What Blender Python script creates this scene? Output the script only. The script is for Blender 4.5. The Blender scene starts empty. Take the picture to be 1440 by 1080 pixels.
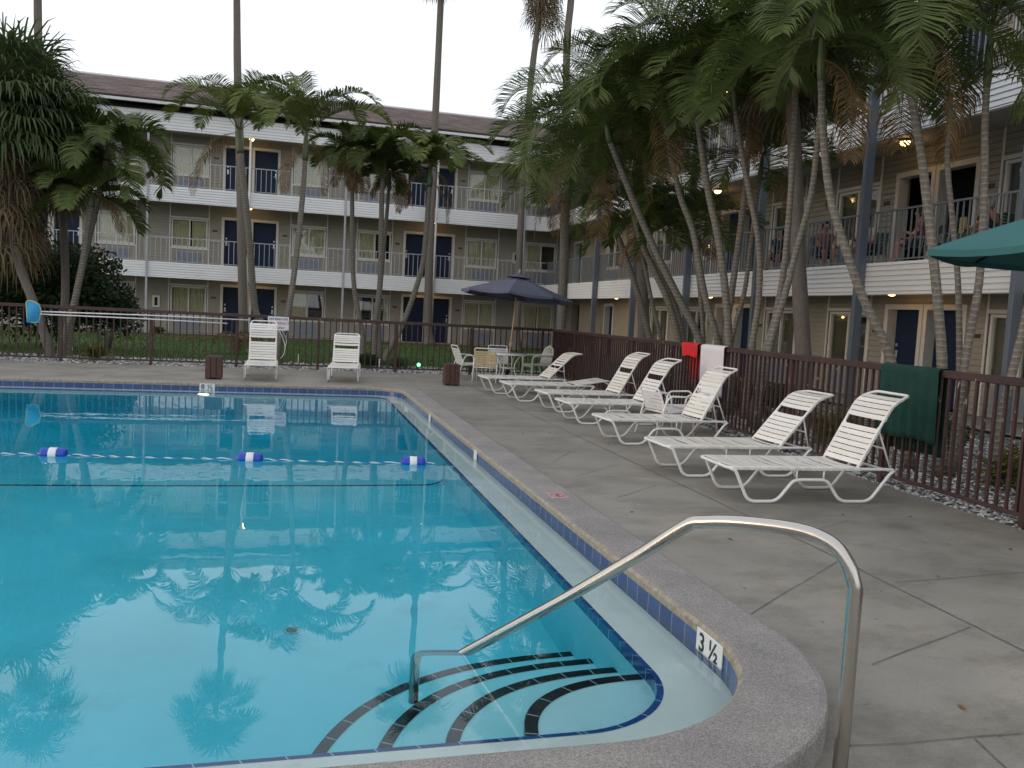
import bpy, math, random
from mathutils import Vector, Matrix
R_ = math.radians
random.seed(7)
sc = bpy.context.scene
COL = sc.collection

# ------------------------------------------------------------------ camera
FPX, YAW, PIT, ROLL = 1187.12, 0.26067, 0.0826743, 0.0515377
cy, sy, cp, sp = math.cos(YAW), math.sin(YAW), math.cos(PIT), math.sin(PIT)
CF = Vector((sy*cp, cy*cp, -sp)); CR = Vector((cy, -sy, 0)); CU = CR.cross(CF)
CR, CU = CR*math.cos(ROLL)+CU*math.sin(ROLL), CU*math.cos(ROLL)-CR*math.sin(ROLL)
CC = Vector((0, 0, 1.5))
def ray(x, y): return CF + CR*((x-720)/FPX) - CU*((y-540)/FPX)
def at(x, y, d): return CC + ray(x, y)*d                 # photo pixel at a real distance
def depth_x(x, y, X): return X/ray(x, y).x
def depth_y(x, y, Y): return Y/ray(x, y).y
cam = bpy.data.cameras.new("Camera"); camo = bpy.data.objects.new("Camera", cam); COL.objects.link(camo)
m = Matrix((CR, CU, -CF)).transposed().to_4x4(); m.translation = CC
camo.matrix_world = m
cam.sensor_fit = 'HORIZONTAL'; cam.sensor_width = 36; cam.lens = FPX/1440*36
cam.clip_start = .05; cam.clip_end = 2000
sc.camera = camo

# ------------------------------------------------------------------ materials
def mat(name):
    mt = bpy.data.materials.new(name); mt.use_nodes = True
    nt = mt.node_tree; return mt, nt, nt.nodes["Principled BSDF"]
def node(nt, typ, **kw):
    n = nt.nodes.new(typ)
    for k, v in kw.items():
        if k.startswith("i_"):
            kk = k[2:]; kk = int(kk) if kk.isdigit() else kk.replace("_", " ")
            n.inputs[kk].default_value = v
        else: setattr(n, k, v)
    return n
def ramp(nt, fac, stops):
    r = node(nt, "ShaderNodeValToRGB"); e = r.color_ramp.elements
    while len(e) < len(stops): e.new(.5)
    for i, (p, c) in enumerate(stops): e[i].position = p; e[i].color = (*c, 1) if len(c) == 3 else c
    nt.links.new(fac, r.inputs[0]); return r.outputs[0]
def coords(nt, kind="Object", scale=None):
    t = node(nt, "ShaderNodeTexCoord"); o = t.outputs[kind]
    if scale:
        mp = node(nt, "ShaderNodeMapping"); mp.inputs["Scale"].default_value = scale
        nt.links.new(o, mp.inputs[0]); o = mp.outputs[0]
    return o
def noise(nt, vec, s, det=4, rough=.55):
    n = node(nt, "ShaderNodeTexNoise", i_Scale=s, i_Detail=det, i_Roughness=rough)
    nt.links.new(vec, n.inputs["Vector"]); return n.outputs[0]
def mix(nt, fac, a, b, mode='MIX'):
    n = node(nt, "ShaderNodeMix", data_type='RGBA', blend_type=mode)
    for s, v in ((0, fac), (6, a), (7, b)):
        if hasattr(v, "links"): nt.links.new(v, n.inputs[s])
        else: n.inputs[s].default_value = v if s == 0 else (*v, 1)
    return n.outputs[2]
def bump(nt, b, h, st, dist=.01):
    n = node(nt, "ShaderNodeBump"); n.inputs["Strength"].default_value = st; n.inputs["Distance"].default_value = dist
    nt.links.new(h, n.inputs["Height"]); nt.links.new(n.outputs[0], b.inputs["Normal"]); return n
def simple(name, c, rough=.6, metal=0, var=.12, ns=6, bmp=0, bs=60, spec=None, grime=None):
    mt, nt, b = mat(name)
    v = coords(nt); f = noise(nt, v, ns)
    lo = tuple(x*(1-var) for x in c); hi = tuple(min(1, x*(1+var)) for x in c)
    col = ramp(nt, f, [(.3, lo), (.7, hi)])
    if grime:
        g = ramp(nt, noise(nt, v, grime[1], 6, .7), [(grime[2], (0, 0, 0)), (grime[2]+.12, (1, 1, 1))])
        col = mix(nt, g, col, grime[0])
    nt.links.new(col, b.inputs["Base Color"])
    b.inputs["Roughness"].default_value = rough; b.inputs["Metallic"].default_value = metal
    if spec is not None: b.inputs["Specular IOR Level"].default_value = spec
    if bmp: bump(nt, b, noise(nt, v, bs, 3), bmp)
    return mt
M = {}
M['siding'] = simple('beige siding', (.34, .315, .26), .7, var=.07, ns=1.5, grime=((.25, .23, .185), 3, .6))
M['stucco'] = simple('plain stucco', (.36, .31, .25), .85, var=.06, ns=2, bmp=.3, bs=90)
M['fascia'] = simple('white siding boards', (.77, .77, .77), .5, var=.04, ns=1.2, grime=((.52, .50, .47), 2.2, .64))
M['trim'] = simple('cream window trim', (.68, .66, .61), .5, var=.05, grime=((.5, .45, .38), 5, .66))
M['door'] = simple('navy door paint', (.009, .022, .06), .5, var=.1, spec=.25)
M['metalhandle'] = simple('steel lock', (.6, .6, .6), .35, .8)
M['postblue'] = simple('blue grey post paint', (.13, .155, .185), .45, var=.08, ns=3)
M['railgrey'] = simple('pale grey rail paint', (.40, .41, .43), .45, var=.06)
M['raildark'] = simple('slate rail paint', (.17, .19, .215), .45, var=.08)
M['ceiling'] = simple('balcony ceiling', (.36, .34, .30), .8, var=.05, ns=2)
M['slabtop'] = simple('balcony floor', (.3, .29, .27), .8)
M['acgrey'] = simple('blue grey louvre', (.25, .28, .33), .5, var=.06)
M['plate'] = simple('bronze plate', (.07, .055, .04), .4)
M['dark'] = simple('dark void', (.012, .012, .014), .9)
M['gutter'] = simple('white gutter', (.68, .68, .67), .45, var=.05)
M['brown'] = None
M['tanpole'] = simple('bare wood pole', (.42, .33, .2), .55)
M['white'] = simple('white enamel tube', (.78, .77, .75), .35, var=.04, ns=9, grime=((.5, .46, .4), 14, .68))
M['strap'] = simple('cream vinyl strap', (.79, .77, .73), .42, var=.05, ns=5, grime=((.50, .44, .34), 7, .66))
def strapvar(mt):
    nt = mt.node_tree; b = nt.nodes["Principled BSDF"]; src = b.inputs["Base Color"].links[0].from_socket
    oi = node(nt, "ShaderNodeObjectInfo"); f = node(nt, "ShaderNodeMath", operation='MULTIPLY'); nt.links.new(oi.outputs["Random"], f.inputs[0]); f.inputs[1].default_value = .28
    gi = node(nt, "ShaderNodeNewGeometry"); c = mix(nt, f.outputs[0], src, (.70, .62, .47))
    t_ = ramp(nt, gi.outputs["Random Per Island"], [(0, (.86, .85, .83)), (.6, (1, 1, 1)), (1, (1.05, 1.05, 1.06))])
    nt.links.new(mix(nt, 1.0, c, t_, 'MULTIPLY'), b.inputs["Base Color"])
strapvar(M['strap'])
M['strapwhite'] = simple('white vinyl strap', (.78, .76, .76), .42, var=.04, ns=5)
M['straptan'] = simple('tan vinyl strap', (.62, .5, .3), .5, var=.08)
M['plastic'] = simple('grey white plastic', (.58, .6, .55), .4, var=.06, ns=4)
M['bollard'] = simple('brown stained plank', (.075, .036, .028), .65, var=.3, ns=14, grime=((.3, .27, .24), 9, .72))
M['canvasblue'] = simple('navy canvas', (.105, .112, .165), .85, var=.1, ns=3, bmp=.1, bs=200)
M['canvasgreen'] = simple('teal green canvas', (.03, .125, .125), .85, var=.08, ns=3, bmp=.1, bs=200)
M['darkmetal'] = simple('dark rib', (.03, .03, .035), .4, .3)
M['towelgreen'] = simple('dark green towel', (.004, .042, .032), .95, var=.25, ns=8, bmp=.8, bs=180)
M['towelwhite'] = simple('white towel', (.74, .68, .70), .95, var=.04, ns=8, bmp=.6, bs=180)
M['red'] = simple('red swim cloth', (.62, .015, .02), .8, var=.15, ns=10)
M['netblue'] = simple('blue skimmer mesh', (.03, .28, .55), .7, var=.2, ns=30)
M['netrim'] = simple('yellow green rim', (.45, .52, .2), .5)
M['pole'] = simple('white pole', (.72, .72, .72), .4)
M['signwhite'] = simple('sign white', (.74, .72, .76), .45, var=.03)
M['ink'] = simple('sign black', (.02, .03, .04), .6)
M['inkred'] = simple('sign red', (.50, .10, .16), .6)
M['floatblue'] = simple('blue float', (.01, .055, .42), .35, var=.08)
M['floatwhite'] = simple('white float', (.74, .74, .74), .35)
M['ropeblue'] = simple('rope blue strand', (.03, .14, .4), .8)
M['tilewhite'] = simple('white tile', (.72, .72, .70), .25, var=.03)
M['tilepink'] = simple('faded pink tile', (.40, .31, .30), .5, var=.15, ns=25)
M['gravelstone'] = None
M['skin'] = simple('skin', (.45, .22, .15), .55, var=.06)
M['skindark'] = simple('tanned skin', (.40, .17, .10), .55, var=.06)
M['shirtblack'] = simple('black shirt', (.012, .012, .014), .9)
M['shirtpink'] = simple('faded rose shirt', (.22, .08, .08), .9)
M['shirtpale'] = simple('pale shirt', (.4, .38, .35), .9)
M['shirtgreen'] = simple('bottle green shirt', (.012, .06, .045), .9)
M['pants'] = simple('dark shorts', (.02, .022, .03), .9)
M['hairdark'] = simple('dark hair', (.015, .01, .008), .7)
M['hairgrey'] = simple('grey hair fringe', (.3, .27, .24), .8)
M['yellowcloth'] = simple('yellow cloth', (.5, .4, .12), .9)
M['flowerpink'] = simple('magenta bloom', (.35, .03, .09), .7, var=.3, ns=20)
M['flowerred'] = simple('red bloom', (.4, .03, .03), .7)

def brownpaint():
    mt, nt, b = mat('brown fence paint')
    v = coords(nt)
    c = ramp(nt, noise(nt, v, 5), [(.3, (.036, .016, .014)), (.7, (.066, .029, .025))])
    g = ramp(nt, noise(nt, coords(nt, "Object", (9, 9, 3.2)), 2.2, 6, .7), [(.655, (0, 0, 0)), (.675, (1, 1, 1))])
    nt.links.new(mix(nt, g, c, (.5, .46, .43)), b.inputs["Base Color"]); b.inputs["Roughness"].default_value = .5
    return mt
M['brown'] = brownpaint()

def concrete():
    mt, nt, b = mat('pool deck concrete'); v = coords(nt)
    big = ramp(nt, noise(nt, v, .55, 5, .6), [(.3, (.205, .193, .166)), (.7, (.315, .29, .25))])
    st = ramp(nt, noise(nt, coords(nt, "Object", (1, 1.6, 1)), 1.1, 9, .78), [(.47, (1, 1, 1)), (.66, (.66, .65, .62))])
    c = mix(nt, 1.0, big, st, 'MULTIPLY')
    fine = ramp(nt, noise(nt, v, 90, 3, .7), [(.3, (.86, .86, .86)), (.7, (1.1, 1.1, 1.1))])
    c = mix(nt, 1.0, c, fine, 'MULTIPLY')
    sp_ = ramp(nt, noise(nt, v, 19, 2, .5), [(.72, (1, 1, 1)), (.76, (.5, .48, .45))])
    c = mix(nt, 1.0, c, sp_, 'MULTIPLY')
    nt.links.new(c, b.inputs["Base Color"])
    rr = ramp(nt, noise(nt, v, 1.1, 4), [(.35, (.5,)*3), (.7, (.85,)*3)]); nt.links.new(rr, b.inputs["Roughness"])
    bump(nt, b, noise(nt, v, 160, 4, .7), .35, .004)
    return mt
M['deck'] = concrete()
M['joint'] = simple('saw cut joint', (.125, .118, .10), .95, var=.5, ns=7)

def aggregate():
    mt, nt, b = mat('pebble coping'); v = coords(nt)
    vo = node(nt, "ShaderNodeTexVoronoi", i_Scale=240); nt.links.new(v, vo.inputs["Vector"])
    sep = node(nt, "ShaderNodeSeparateColor"); nt.links.new(vo.outputs["Color"], sep.inputs[0])
    c = ramp(nt, sep.outputs[0], [(0, (.18, .168, .156)), (.4, (.27, .255, .24)), (.75, (.335, .32, .305)), (1, (.43, .41, .39))])
    d = ramp(nt, noise(nt, v, 2.2, 5, .65), [(.3, (.72, .72, .74)), (.7, (1.08, 1.05, 1.02))])
    nt.links.new(mix(nt, 1.0, c, d, 'MULTIPLY'), b.inputs["Base Color"]); b.inputs["Roughness"].default_value = .75
    bump(nt, b, vo.outputs["Distance"], .6, .004)
    return mt
M['coping'] = aggregate()
M['copingnose'] = simple('worn coping nose', (.30, .26, .20), .8, var=.3, ns=25, bmp=.5, bs=120)

def tile(name, c1, c2, grout, w, wid=.035, h=None, rough=.18):
    mt, nt, b = mat(name)
    uv = node(nt, "ShaderNodeUVMap"); s = node(nt, "ShaderNodeSeparateXYZ"); nt.links.new(uv.outputs[0], s.inputs[0])
    def line(o, per):
        dv = node(nt, "ShaderNodeMath", operation='DIVIDE'); nt.links.new(o, dv.inputs[0]); dv.inputs[1].default_value = per
        fl = node(nt, "ShaderNodeMath", operation='FRACT'); nt.links.new(dv.outputs[0], fl.inputs[0])
        lt = node(nt, "ShaderNodeMath", operation='LESS_THAN'); nt.links.new(fl.outputs[0], lt.inputs[0]); lt.inputs[1].default_value = wid
        return lt.outputs[0], dv.outputs[0]
    g, dv = line(s.outputs[0], w)
    fl = node(nt, "ShaderNodeMath", operation='FLOOR'); nt.links.new(dv, fl.inputs[0])
    wn = node(nt, "ShaderNodeTexWhiteNoise", noise_dimensions='1D'); nt.links.new(fl.outputs[0], wn.inputs["W"])
    c = mix(nt, wn.outputs[0], c1, c2)
    if h:
        g2, _ = line(s.outputs[1], h); mx = node(nt, "ShaderNodeMath", operation='MAXIMUM')
        nt.links.new(g, mx.inputs[0]); nt.links.new(g2, mx.inputs[1]); g = mx.outputs[0]
    nt.links.new(mix(nt, g, c, grout), b.inputs["Base Color"]); b.inputs["Roughness"].default_value = rough
    return mt
M['tileblue'] = tile('blue waterline tile', (.022, .055, .17), (.035, .08, .22), (.28, .31, .36), .15, .04)
M['tiletrim'] = tile('deep blue trim tile', (.008, .06, .22), (.012, .08, .27), (.35, .5, .6), .16, .035)
M['tileblack'] = tile('black step tile', (.004, .006, .012), (.012, .014, .022), (.36, .40, .42), .16, .045)
M['ledge'] = simple('pool ledge plaster', (.74, .79, .75), .7, var=.06, ns=3, grime=((.60, .65, .58), 5, .62))
M['stepplaster'] = simple('pale step plaster', (.52, .78, .82), .75, var=.06, ns=2, grime=((.42, .66, .68), 2.6, .6))
M['plaster'] = simple('aqua pool plaster', (.31, .71, .79), .75, var=.09, ns=.9, grime=((.25, .61, .68), 1.6, .56))

def watermat():
    mt, nt, b = mat('pool water'); nt.nodes.remove(b)
    g = node(nt, "ShaderNodeBsdfGlass"); g.inputs["IOR"].default_value = 1.33; g.inputs["Roughness"].default_value = 0
    g.inputs["Color"].default_value = (1, 1, 1, 1)
    v = coords(nt, "Object", (1, .55, 1))
    n1 = noise(nt, v, 5.5, 2, .45); n2 = noise(nt, v, 1.3, 2, .5)
    ad = node(nt, "ShaderNodeMath", operation='MULTIPLY_ADD'); nt.links.new(n2, ad.inputs[0]); ad.inputs[1].default_value = .5; nt.links.new(n1, ad.inputs[2])
    bn = node(nt, "ShaderNodeBump"); bn.inputs["Strength"].default_value = .03; bn.inputs["Distance"].default_value = .02
    nt.links.new(ad.outputs[0], bn.inputs["Height"]); nt.links.new(bn.outputs[0], g.inputs["Normal"])
    va = node(nt, "ShaderNodeVolumeAbsorption"); va.inputs["Color"].default_value = (.04, .88, .955, 1); va.inputs["Density"].default_value = .44
    o = nt.nodes["Material Output"]; nt.links.new(g.outputs[0], o.inputs[0]); nt.links.new(va.outputs[0], o.inputs["Volume"])
    return mt
M['water'] = watermat()

def chrome():
    mt, nt, b = mat('polished steel rail'); v = coords(nt)
    b.inputs["Metallic"].default_value = 1; b.inputs["Base Color"].default_value = (.52, .49, .45, 1)
    nt.links.new(ramp(nt, noise(nt, v, 40, 5, .7), [(.35, (.10,)*3), (.75, (.30,)*3)]), b.inputs["Roughness"]); return mt
M['chrome'] = chrome()

def shingle():
    mt, nt, b = mat('brown roof shingle')
    v = coords(nt)
    br = node(nt, "ShaderNodeTexBrick"); br.inputs["Scale"].default_value = 1
    br.inputs["Brick Width"].default_value = .45; br.inputs["Row Height"].default_value = .17; br.inputs["Mortar Size"].default_value = .012
    br.inputs["Color1"].default_value = (.062, .043, .038, 1); br.inputs["Color2"].default_value = (.165, .115, .10, 1); br.inputs["Mortar"].default_value = (.045, .033, .03, 1)
    uv = node(nt, "ShaderNodeUVMap"); nt.links.new(uv.outputs[0], br.inputs["Vector"])
    c = mix(nt, 1.0, br.outputs[0], ramp(nt, noise(nt, v, .7, 5), [(.3, (.8, .8, .8)), (.7, (1.25, 1.2, 1.2))]), 'MULTIPLY')
    nt.links.new(c, b.inputs["Base Color"]); b.inputs["Roughness"].default_value = .9
    bump(nt, b, br.outputs["Fac"], -.4, .02); return mt
M['shingle'] = shingle()

def gravelmat():
    mt, nt, b = mat('white grey gravel'); v = coords(nt)
    vo = node(nt, "ShaderNodeTexVoronoi", i_Scale=24); nt.links.new(v, vo.inputs["Vector"])
    s = node(nt, "ShaderNodeSeparateColor"); nt.links.new(vo.outputs["Color"], s.inputs[0])
    c = ramp(nt, s.outputs[0], [(0, (.10, .10, .10)), (.5, (.30, .30, .30)), (1, (.62, .60, .58))])
    e = ramp(nt, vo.outputs["Distance"], [(.25, (1, 1, 1)), (.6, (.3, .3, .3))])
    nt.links.new(mix(nt, 1.0, c, e, 'MULTIPLY'), b.inputs["Base Color"]); b.inputs["Roughness"].default_value = .85
    bump(nt, b, vo.outputs["Distance"], -1, .03); return mt
M['gravel'] = gravelmat()
def stonemat():
    mt, nt, b = mat('loose gravel stone'); g = node(nt, "ShaderNodeNewGeometry")
    nt.links.new(ramp(nt, g.outputs["Random Per Island"], [(0, (.15, .15, .15)), (.5, (.40, .40, .39)), (1, (.68, .66, .63))]), b.inputs["Base Color"])
    b.inputs["Roughness"].default_value = .8; return mt
M['gravelstone'] = stonemat()
def lawnmat():
    mt, nt, b = mat('lawn turf'); v = coords(nt)
    c = ramp(nt, noise(nt, v, 1.2, 6, .7), [(.3, (.026, .070, .010)), (.7, (.055, .115, .018))])
    s = node(nt, "ShaderNodeSeparateXYZ"); nt.links.new(v, s.inputs[0])
    mr = node(nt, "ShaderNodeMapRange", i_1=31.0, i_2=37.0); nt.links.new(s.outputs[1], mr.inputs[0])
    ml = node(nt, "ShaderNodeMath", operation='MULTIPLY'); nt.links.new(mr.outputs[0], ml.inputs[0]); nt.links.new(noise(nt, v, .35, 4), ml.inputs[1])
    f = ramp(nt, ml.outputs[0], [(.12, (0, 0, 0)), (.36, (1, 1, 1))])
    nt.links.new(mix(nt, f, c, (.13, .085, .045)), b.inputs["Base Color"]); b.inputs["Roughness"].default_value = .9; return mt
M['lawn'] = lawnmat()
def leafmat(name, c, var=.45, rough=.55, trans=.18):
    mt, nt, b = mat(name); b.inputs['Specular IOR Level'].default_value = .22
    g = node(nt, "ShaderNodeNewGeometry"); oi = node(nt, "ShaderNodeObjectInfo")
    f = noise(nt, coords(nt), 2.1, 3)
    ad = node(nt, "ShaderNodeMath", operation='MULTIPLY_ADD'); nt.links.new(g.outputs["Random Per Island"], ad.inputs[0]); ad.inputs[1].default_value = .45; nt.links.new(f, ad.inputs[2])
    lo = tuple(x*(1-var) for x in c); hi = (min(1, c[0]*(1+var*1.5)), min(1, c[1]*(1+var)), c[2]*(1+var*.4))
    nt.links.new(ramp(nt, ad.outputs[0], [(.35, lo), (1.0, hi)]), b.inputs["Base Color"])
    b.inputs["Roughness"].default_value = rough
    tr = node(nt, "ShaderNodeBsdfTranslucent"); tr.inputs[0].default_value = (c[0]*1.8, c[1]*1.8, c[2], 1)
    mx = node(nt, "ShaderNodeMixShader"); mx.inputs[0].default_value = trans
    o = nt.nodes["Material Output"]; nt.links.new(b.outputs[0], mx.inputs[1]); nt.links.new(tr.outputs[0], mx.inputs[2]); nt.links.new(mx.outputs[0], o.inputs[0])
    return mt
M['frond'] = leafmat('palm frond green', (.064, .096, .030))
M['frondlight'] = leafmat('palm frond light green', (.085, .118, .036))
M['fan'] = leafmat('fan palm green', (.056, .088, .040))
M['dead'] = leafmat('dead palm frond', (.135, .095, .055), .55, .8)
M['deadgrey'] = leafmat('grey dead palm skirt', (.13, .108, .075), .4, .85)
M['shrub'] = leafmat('dark shrub leaf', (.022, .045, .018))
M['cycad'] = leafmat('yellow green plant', (.10, .12, .025))
M['grassblade'] = leafmat('grass blade', (.042, .098, .014))
def trunkmat(name, c1, c2, rings, ringc):
    mt, nt, b = mat(name); v = coords(nt)
    c = ramp(nt, noise(nt, coords(nt, "Object", (9, 9, 3)), 3, 7, .75), [(.3, c1), (.7, c2)])
    if rings:
        w = node(nt, "ShaderNodeTexWave", wave_type='BANDS', bands_direction='Z', i_Scale=rings, i_Distortion=2.6, i_Detail=3, i_Detail_Scale=2.0)
        nt.links.new(v, w.inputs[0])
        c = mix(nt, ramp(nt, w.outputs[1], [(.80, (0, 0, 0)), (.97, (.75, .75, .75))]), c, ringc)
        bump(nt, b, w.outputs[1], .35, .012)
    nt.links.new(c, b.inputs["Base Color"]); b.inputs["Roughness"].default_value = .85; return mt
M['ringtrunk'] = trunkmat('ringed palm bark', (.085, .072, .058), (.22, .195, .16), 4.6, (.27, .25, .21))
M['ringbase'] = M['ringtrunk']
M['talltrunk'] = trunkmat('grey tall palm bark', (.10, .085, .072), (.17, .15, .13), 0, None)
M['shaft'] = simple('green crownshaft', (.085, .11, .045), .45, var=.25, ns=3)
M['bark'] = M['talltrunk']

def emit(name, c, s):
    mt, nt, b = mat(name); b.inputs["Base Color"].default_value = (*c, 1)
    b.inputs["Emission Color"].default_value = (*c, 1); b.inputs["Emission Strength"].default_value = s; return mt
M['bulb'] = emit('lit lamp glass', (1, .62, .25), 7)
M['greenlamp'] = emit('green garden lamp', (.15, 1, .35), 4)
M['poollamp'] = emit('lit pool lamp', (1, .72, .35), 14)
def glassmat():
    mt, nt, b = mat('window glass'); nt.nodes.remove(b)
    t = node(nt, "ShaderNodeBsdfTransparent"); t.inputs[0].default_value = (.93, .95, .93, 1)
    g = node(nt, "ShaderNodeBsdfGlossy"); g.inputs["Roughness"].default_value = .02
    fr = node(nt, "ShaderNodeFresnel"); fr.inputs[0].default_value = 1.5
    mr = node(nt, "ShaderNodeMath", operation='MULTIPLY_ADD'); nt.links.new(fr.outputs[0], mr.inputs[0]); mr.inputs[1].default_value = .85; mr.inputs[2].default_value = .03
    mx = node(nt, "ShaderNodeMixShader"); nt.links.new(mr.outputs[0], mx.inputs[0]); nt.links.new(t.outputs[0], mx.inputs[1]); nt.links.new(g.outputs[0], mx.inputs[2])
    nt.links.new(mx.outputs[0], nt.nodes["Material Output"].inputs[0]); return mt
M['glass'] = glassmat()
M['curtain'] = simple('cream curtain', (.76, .68, .48), .9, var=.1, ns=3)
M['tableglass'] = simple('frosted table top', (.55, .58, .58), .2, var=.05)

# ------------------------------------------------------------------ mesh builder
class MB:
    def __init__(s): s.v = []; s.f = []; s.sm = []; s.mi = []; s.uv = {}
    def add(s, vs, fs, smooth=False, mi=0, uvs=None):
        o = len(s.v); s.v += [tuple(p) for p in vs]
        for i, f in enumerate(fs):
            if uvs: s.uv[len(s.f)] = uvs[i]
            s.f.append(tuple(o+k for k in f)); s.sm.append(smooth); s.mi.append(mi)
        return s
    def box(s, x0, x1, y0, y1, z0, z1, mi=0):
        v = [(x, y, z) for z in (z0, z1) for y in (y0, y1) for x in (x0, x1)]
        return s.add(v, [(0, 2, 3, 1), (4, 5, 7, 6), (0, 1, 5, 4), (2, 6, 7, 3), (0, 4, 6, 2), (1, 3, 7, 5)], mi=mi)
    def bbox(s, x0, x1, y0, y1, z0, z1, b=.01, mi=0):        # chamfered box
        xs, ys, zs = (x0, x1), (y0, y1), (z0, z1); v = []; idx = {}
        for i in (0, 1):
            for j in (0, 1):
                for k in (0, 1):
                    sx, sy_, sz = (1, -1)[i], (1, -1)[j], (1, -1)[k]
                    for a in range(3):
                        p = [xs[i]+sx*b, ys[j]+sy_*b, zs[k]+sz*b]; p[a] = (xs[i], ys[j], zs[k])[a]
                        idx[i, j, k, a] = len(v); v.append(p)
        f = []
        for i in (0, 1):
            f.append(tuple(idx[i, j, k, 0] for j, k in ((0, 0), (1, 0), (1, 1), (0, 1))))
            f.append(tuple(idx[j, i, k, 1] for j, k in ((0, 0), (1, 0), (1, 1), (0, 1))))
            f.append(tuple(idx[j, k, i, 2] for j, k in ((0, 0), (1, 0), (1, 1), (0, 1))))
        for i in (0, 1):
            for j in (0, 1):
                f.append((idx[i, j, 0, 0], idx[i, j, 1, 0], idx[i, j, 1, 1], idx[i, j, 0, 1]))
                f.append((idx[i, 0, j, 0], idx[i, 1, j, 0], idx[i, 1, j, 2], idx[i, 0, j, 2]))
                f.append((idx[0, i, j, 1], idx[1, i, j, 1], idx[1, i, j, 2], idx[0, i, j, 2]))
        for i in (0, 1):
            for j in (0, 1):
                for k in (0, 1): f.append((idx[i, j, k, 0], idx[i, j, k, 1], idx[i, j, k, 2]))
        return s.add(v, f, mi=mi)
    def tube(s, pts, r, n=8, mi=0, cap=True, closed=False, flat=False):
        pts = [Vector(p) for p in pts]; N = len(pts)
        rs = r if isinstance(r, (list, tuple)) else [r]*N
        T = []
        for i in range(N):
            a = pts[(i-1) % N] if closed else pts[max(i-1, 0)]; b = pts[(i+1) % N] if closed else pts[min(i+1, N-1)]
            t = b-a; T.append(t.normalized() if t.length > 1e-9 else Vector((0, 0, 1)))
        u = Vector((0, 0, 1)) if abs(T[0].z) < .9 else Vector((1, 0, 0))
        u = (u-T[0]*u.dot(T[0])).normalized(); vs = []
        for i in range(N):
            u = (u-T[i]*u.dot(T[i]))
            u = u.normalized() if u.length > 1e-6 else T[i].orthogonal().normalized()
            w = T[i].cross(u)
            for k in range(n):
                a = 2*math.pi*(k+.5*(n == 4))/n; vs.append(pts[i]+(u*math.cos(a)+w*math.sin(a))*rs[i])
        fs = []
        for i in range(N if closed else N-1):
            j = (i+1) % N
            for k in range(n):
                k2 = (k+1) % n; fs.append((i*n+k, i*n+k2, j*n+k2, j*n+k))
        s.add(vs, fs, not flat, mi)
        if cap and not closed:
            o = len(s.v)-N*n
            s.f.append(tuple(o+k for k in range(n))[::-1]); s.sm.append(False); s.mi.append(mi)
            s.f.append(tuple(o+(N-1)*n+k for k in range(n))); s.sm.append(False); s.mi.append(mi)
        return s
    def lathe(s, prof, n=16, c=(0, 0, 0), mi=0):
        vs = []; fs = []
        for r, z in prof:
            for k in range(n):
                a = 2*math.pi*k/n; vs.append((c[0]+r*math.cos(a), c[1]+r*math.sin(a), c[2]+z))
        for i in range(len(prof)-1):
            for k in range(n): fs.append((i*n+k, i*n+(k+1) % n, (i+1)*n+(k+1) % n, (i+1)*n+k))
        fs.append(tuple(range(n))[::-1]); fs.append(tuple((len(prof)-1)*n+k for k in range(n)))
        return s.add(vs, fs, True, mi)
    def sphere(s, c, r, n=10, mi=0, sc_=(1, 1, 1)):
        prof = [(max(1e-4, math.sin(math.pi*i/n))*r, -math.cos(math.pi*i/n)*r) for i in range(n+1)]
        k0 = len(s.v); s.lathe(prof, n*2 if n < 8 else 12, (0, 0, 0), mi)
        for i in range(k0, len(s.v)):
            p = s.v[i]; s.v[i] = (c[0]+p[0]*sc_[0], c[1]+p[1]*sc_[1], c[2]+p[2]*sc_[2])
        return s
    def lap(s, u0, u1, z0, z1, v=0., back=.06, pitch=.12, mi=0):   # lapped boards facing -y
        z = math.floor(z0/pitch+1e-6)*pitch; prof = []; gr = .014
        while z < z1-1e-4:
            a, b = max(z, z0), min(z+pitch, z1)
            if b-a > .004:
                prof += ([(v+.012, a), (v+.012, a+gr), (v-.022, a+gr), (v-.004, b)] if b-a > gr+.004 else [(v+.012, a), (v+.012, b)])
            z += pitch
        prof = [(v+back, z0)]+prof+[(v+back, z1)]
        n = len(prof); vs = [(u, y, zz) for u in (u0, u1) for y, zz in prof]
        fs = [(i, (i+1) % n, n+(i+1) % n, n+i) for i in range(n)]
        fs += [tuple(range(n))[::-1], tuple(range(n, 2*n))]
        return s.add(vs, fs, mi=mi)
    def build(s, name, mats, parent=None, loc=(0, 0, 0), rot=None):
        me = bpy.data.meshes.new(name); me.from_pydata(s.v, [], s.f)
        me.polygons.foreach_set('use_smooth', s.sm); me.polygons.foreach_set('material_index', s.mi)
        if s.uv:
            ul = me.uv_layers.new(name="UVMap")
            for pi, uvs in s.uv.items():
                p = me.polygons[pi]
                for k, li in enumerate(p.loop_indices): ul.data[li].uv = uvs[k]
        for mm in (mats if isinstance(mats, (list, tuple)) else [mats]): me.materials.append(M[mm] if isinstance(mm, str) else mm)
        me.update()
        o = bpy.data.objects.new(name, me); COL.objects.link(o); o.location = loc
        if rot: o.rotation_euler = rot
        if parent: o.parent = parent
        return o
def tag(o, label, cat, group=None):
    o['label'] = label; o['category'] = cat
    if group: o['group'] = group
    return o
def thing(name, label, cat, loc=(0, 0, 0), rz=0, group=None):
    o = bpy.data.objects.new(name, None); COL.objects.link(o); o.location = loc; o.rotation_euler = (0, 0, rz)
    o.empty_display_size = .2
    return tag(o, label, cat, group)
def struct(o, kind='structure'): o['kind'] = kind; return o
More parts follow.
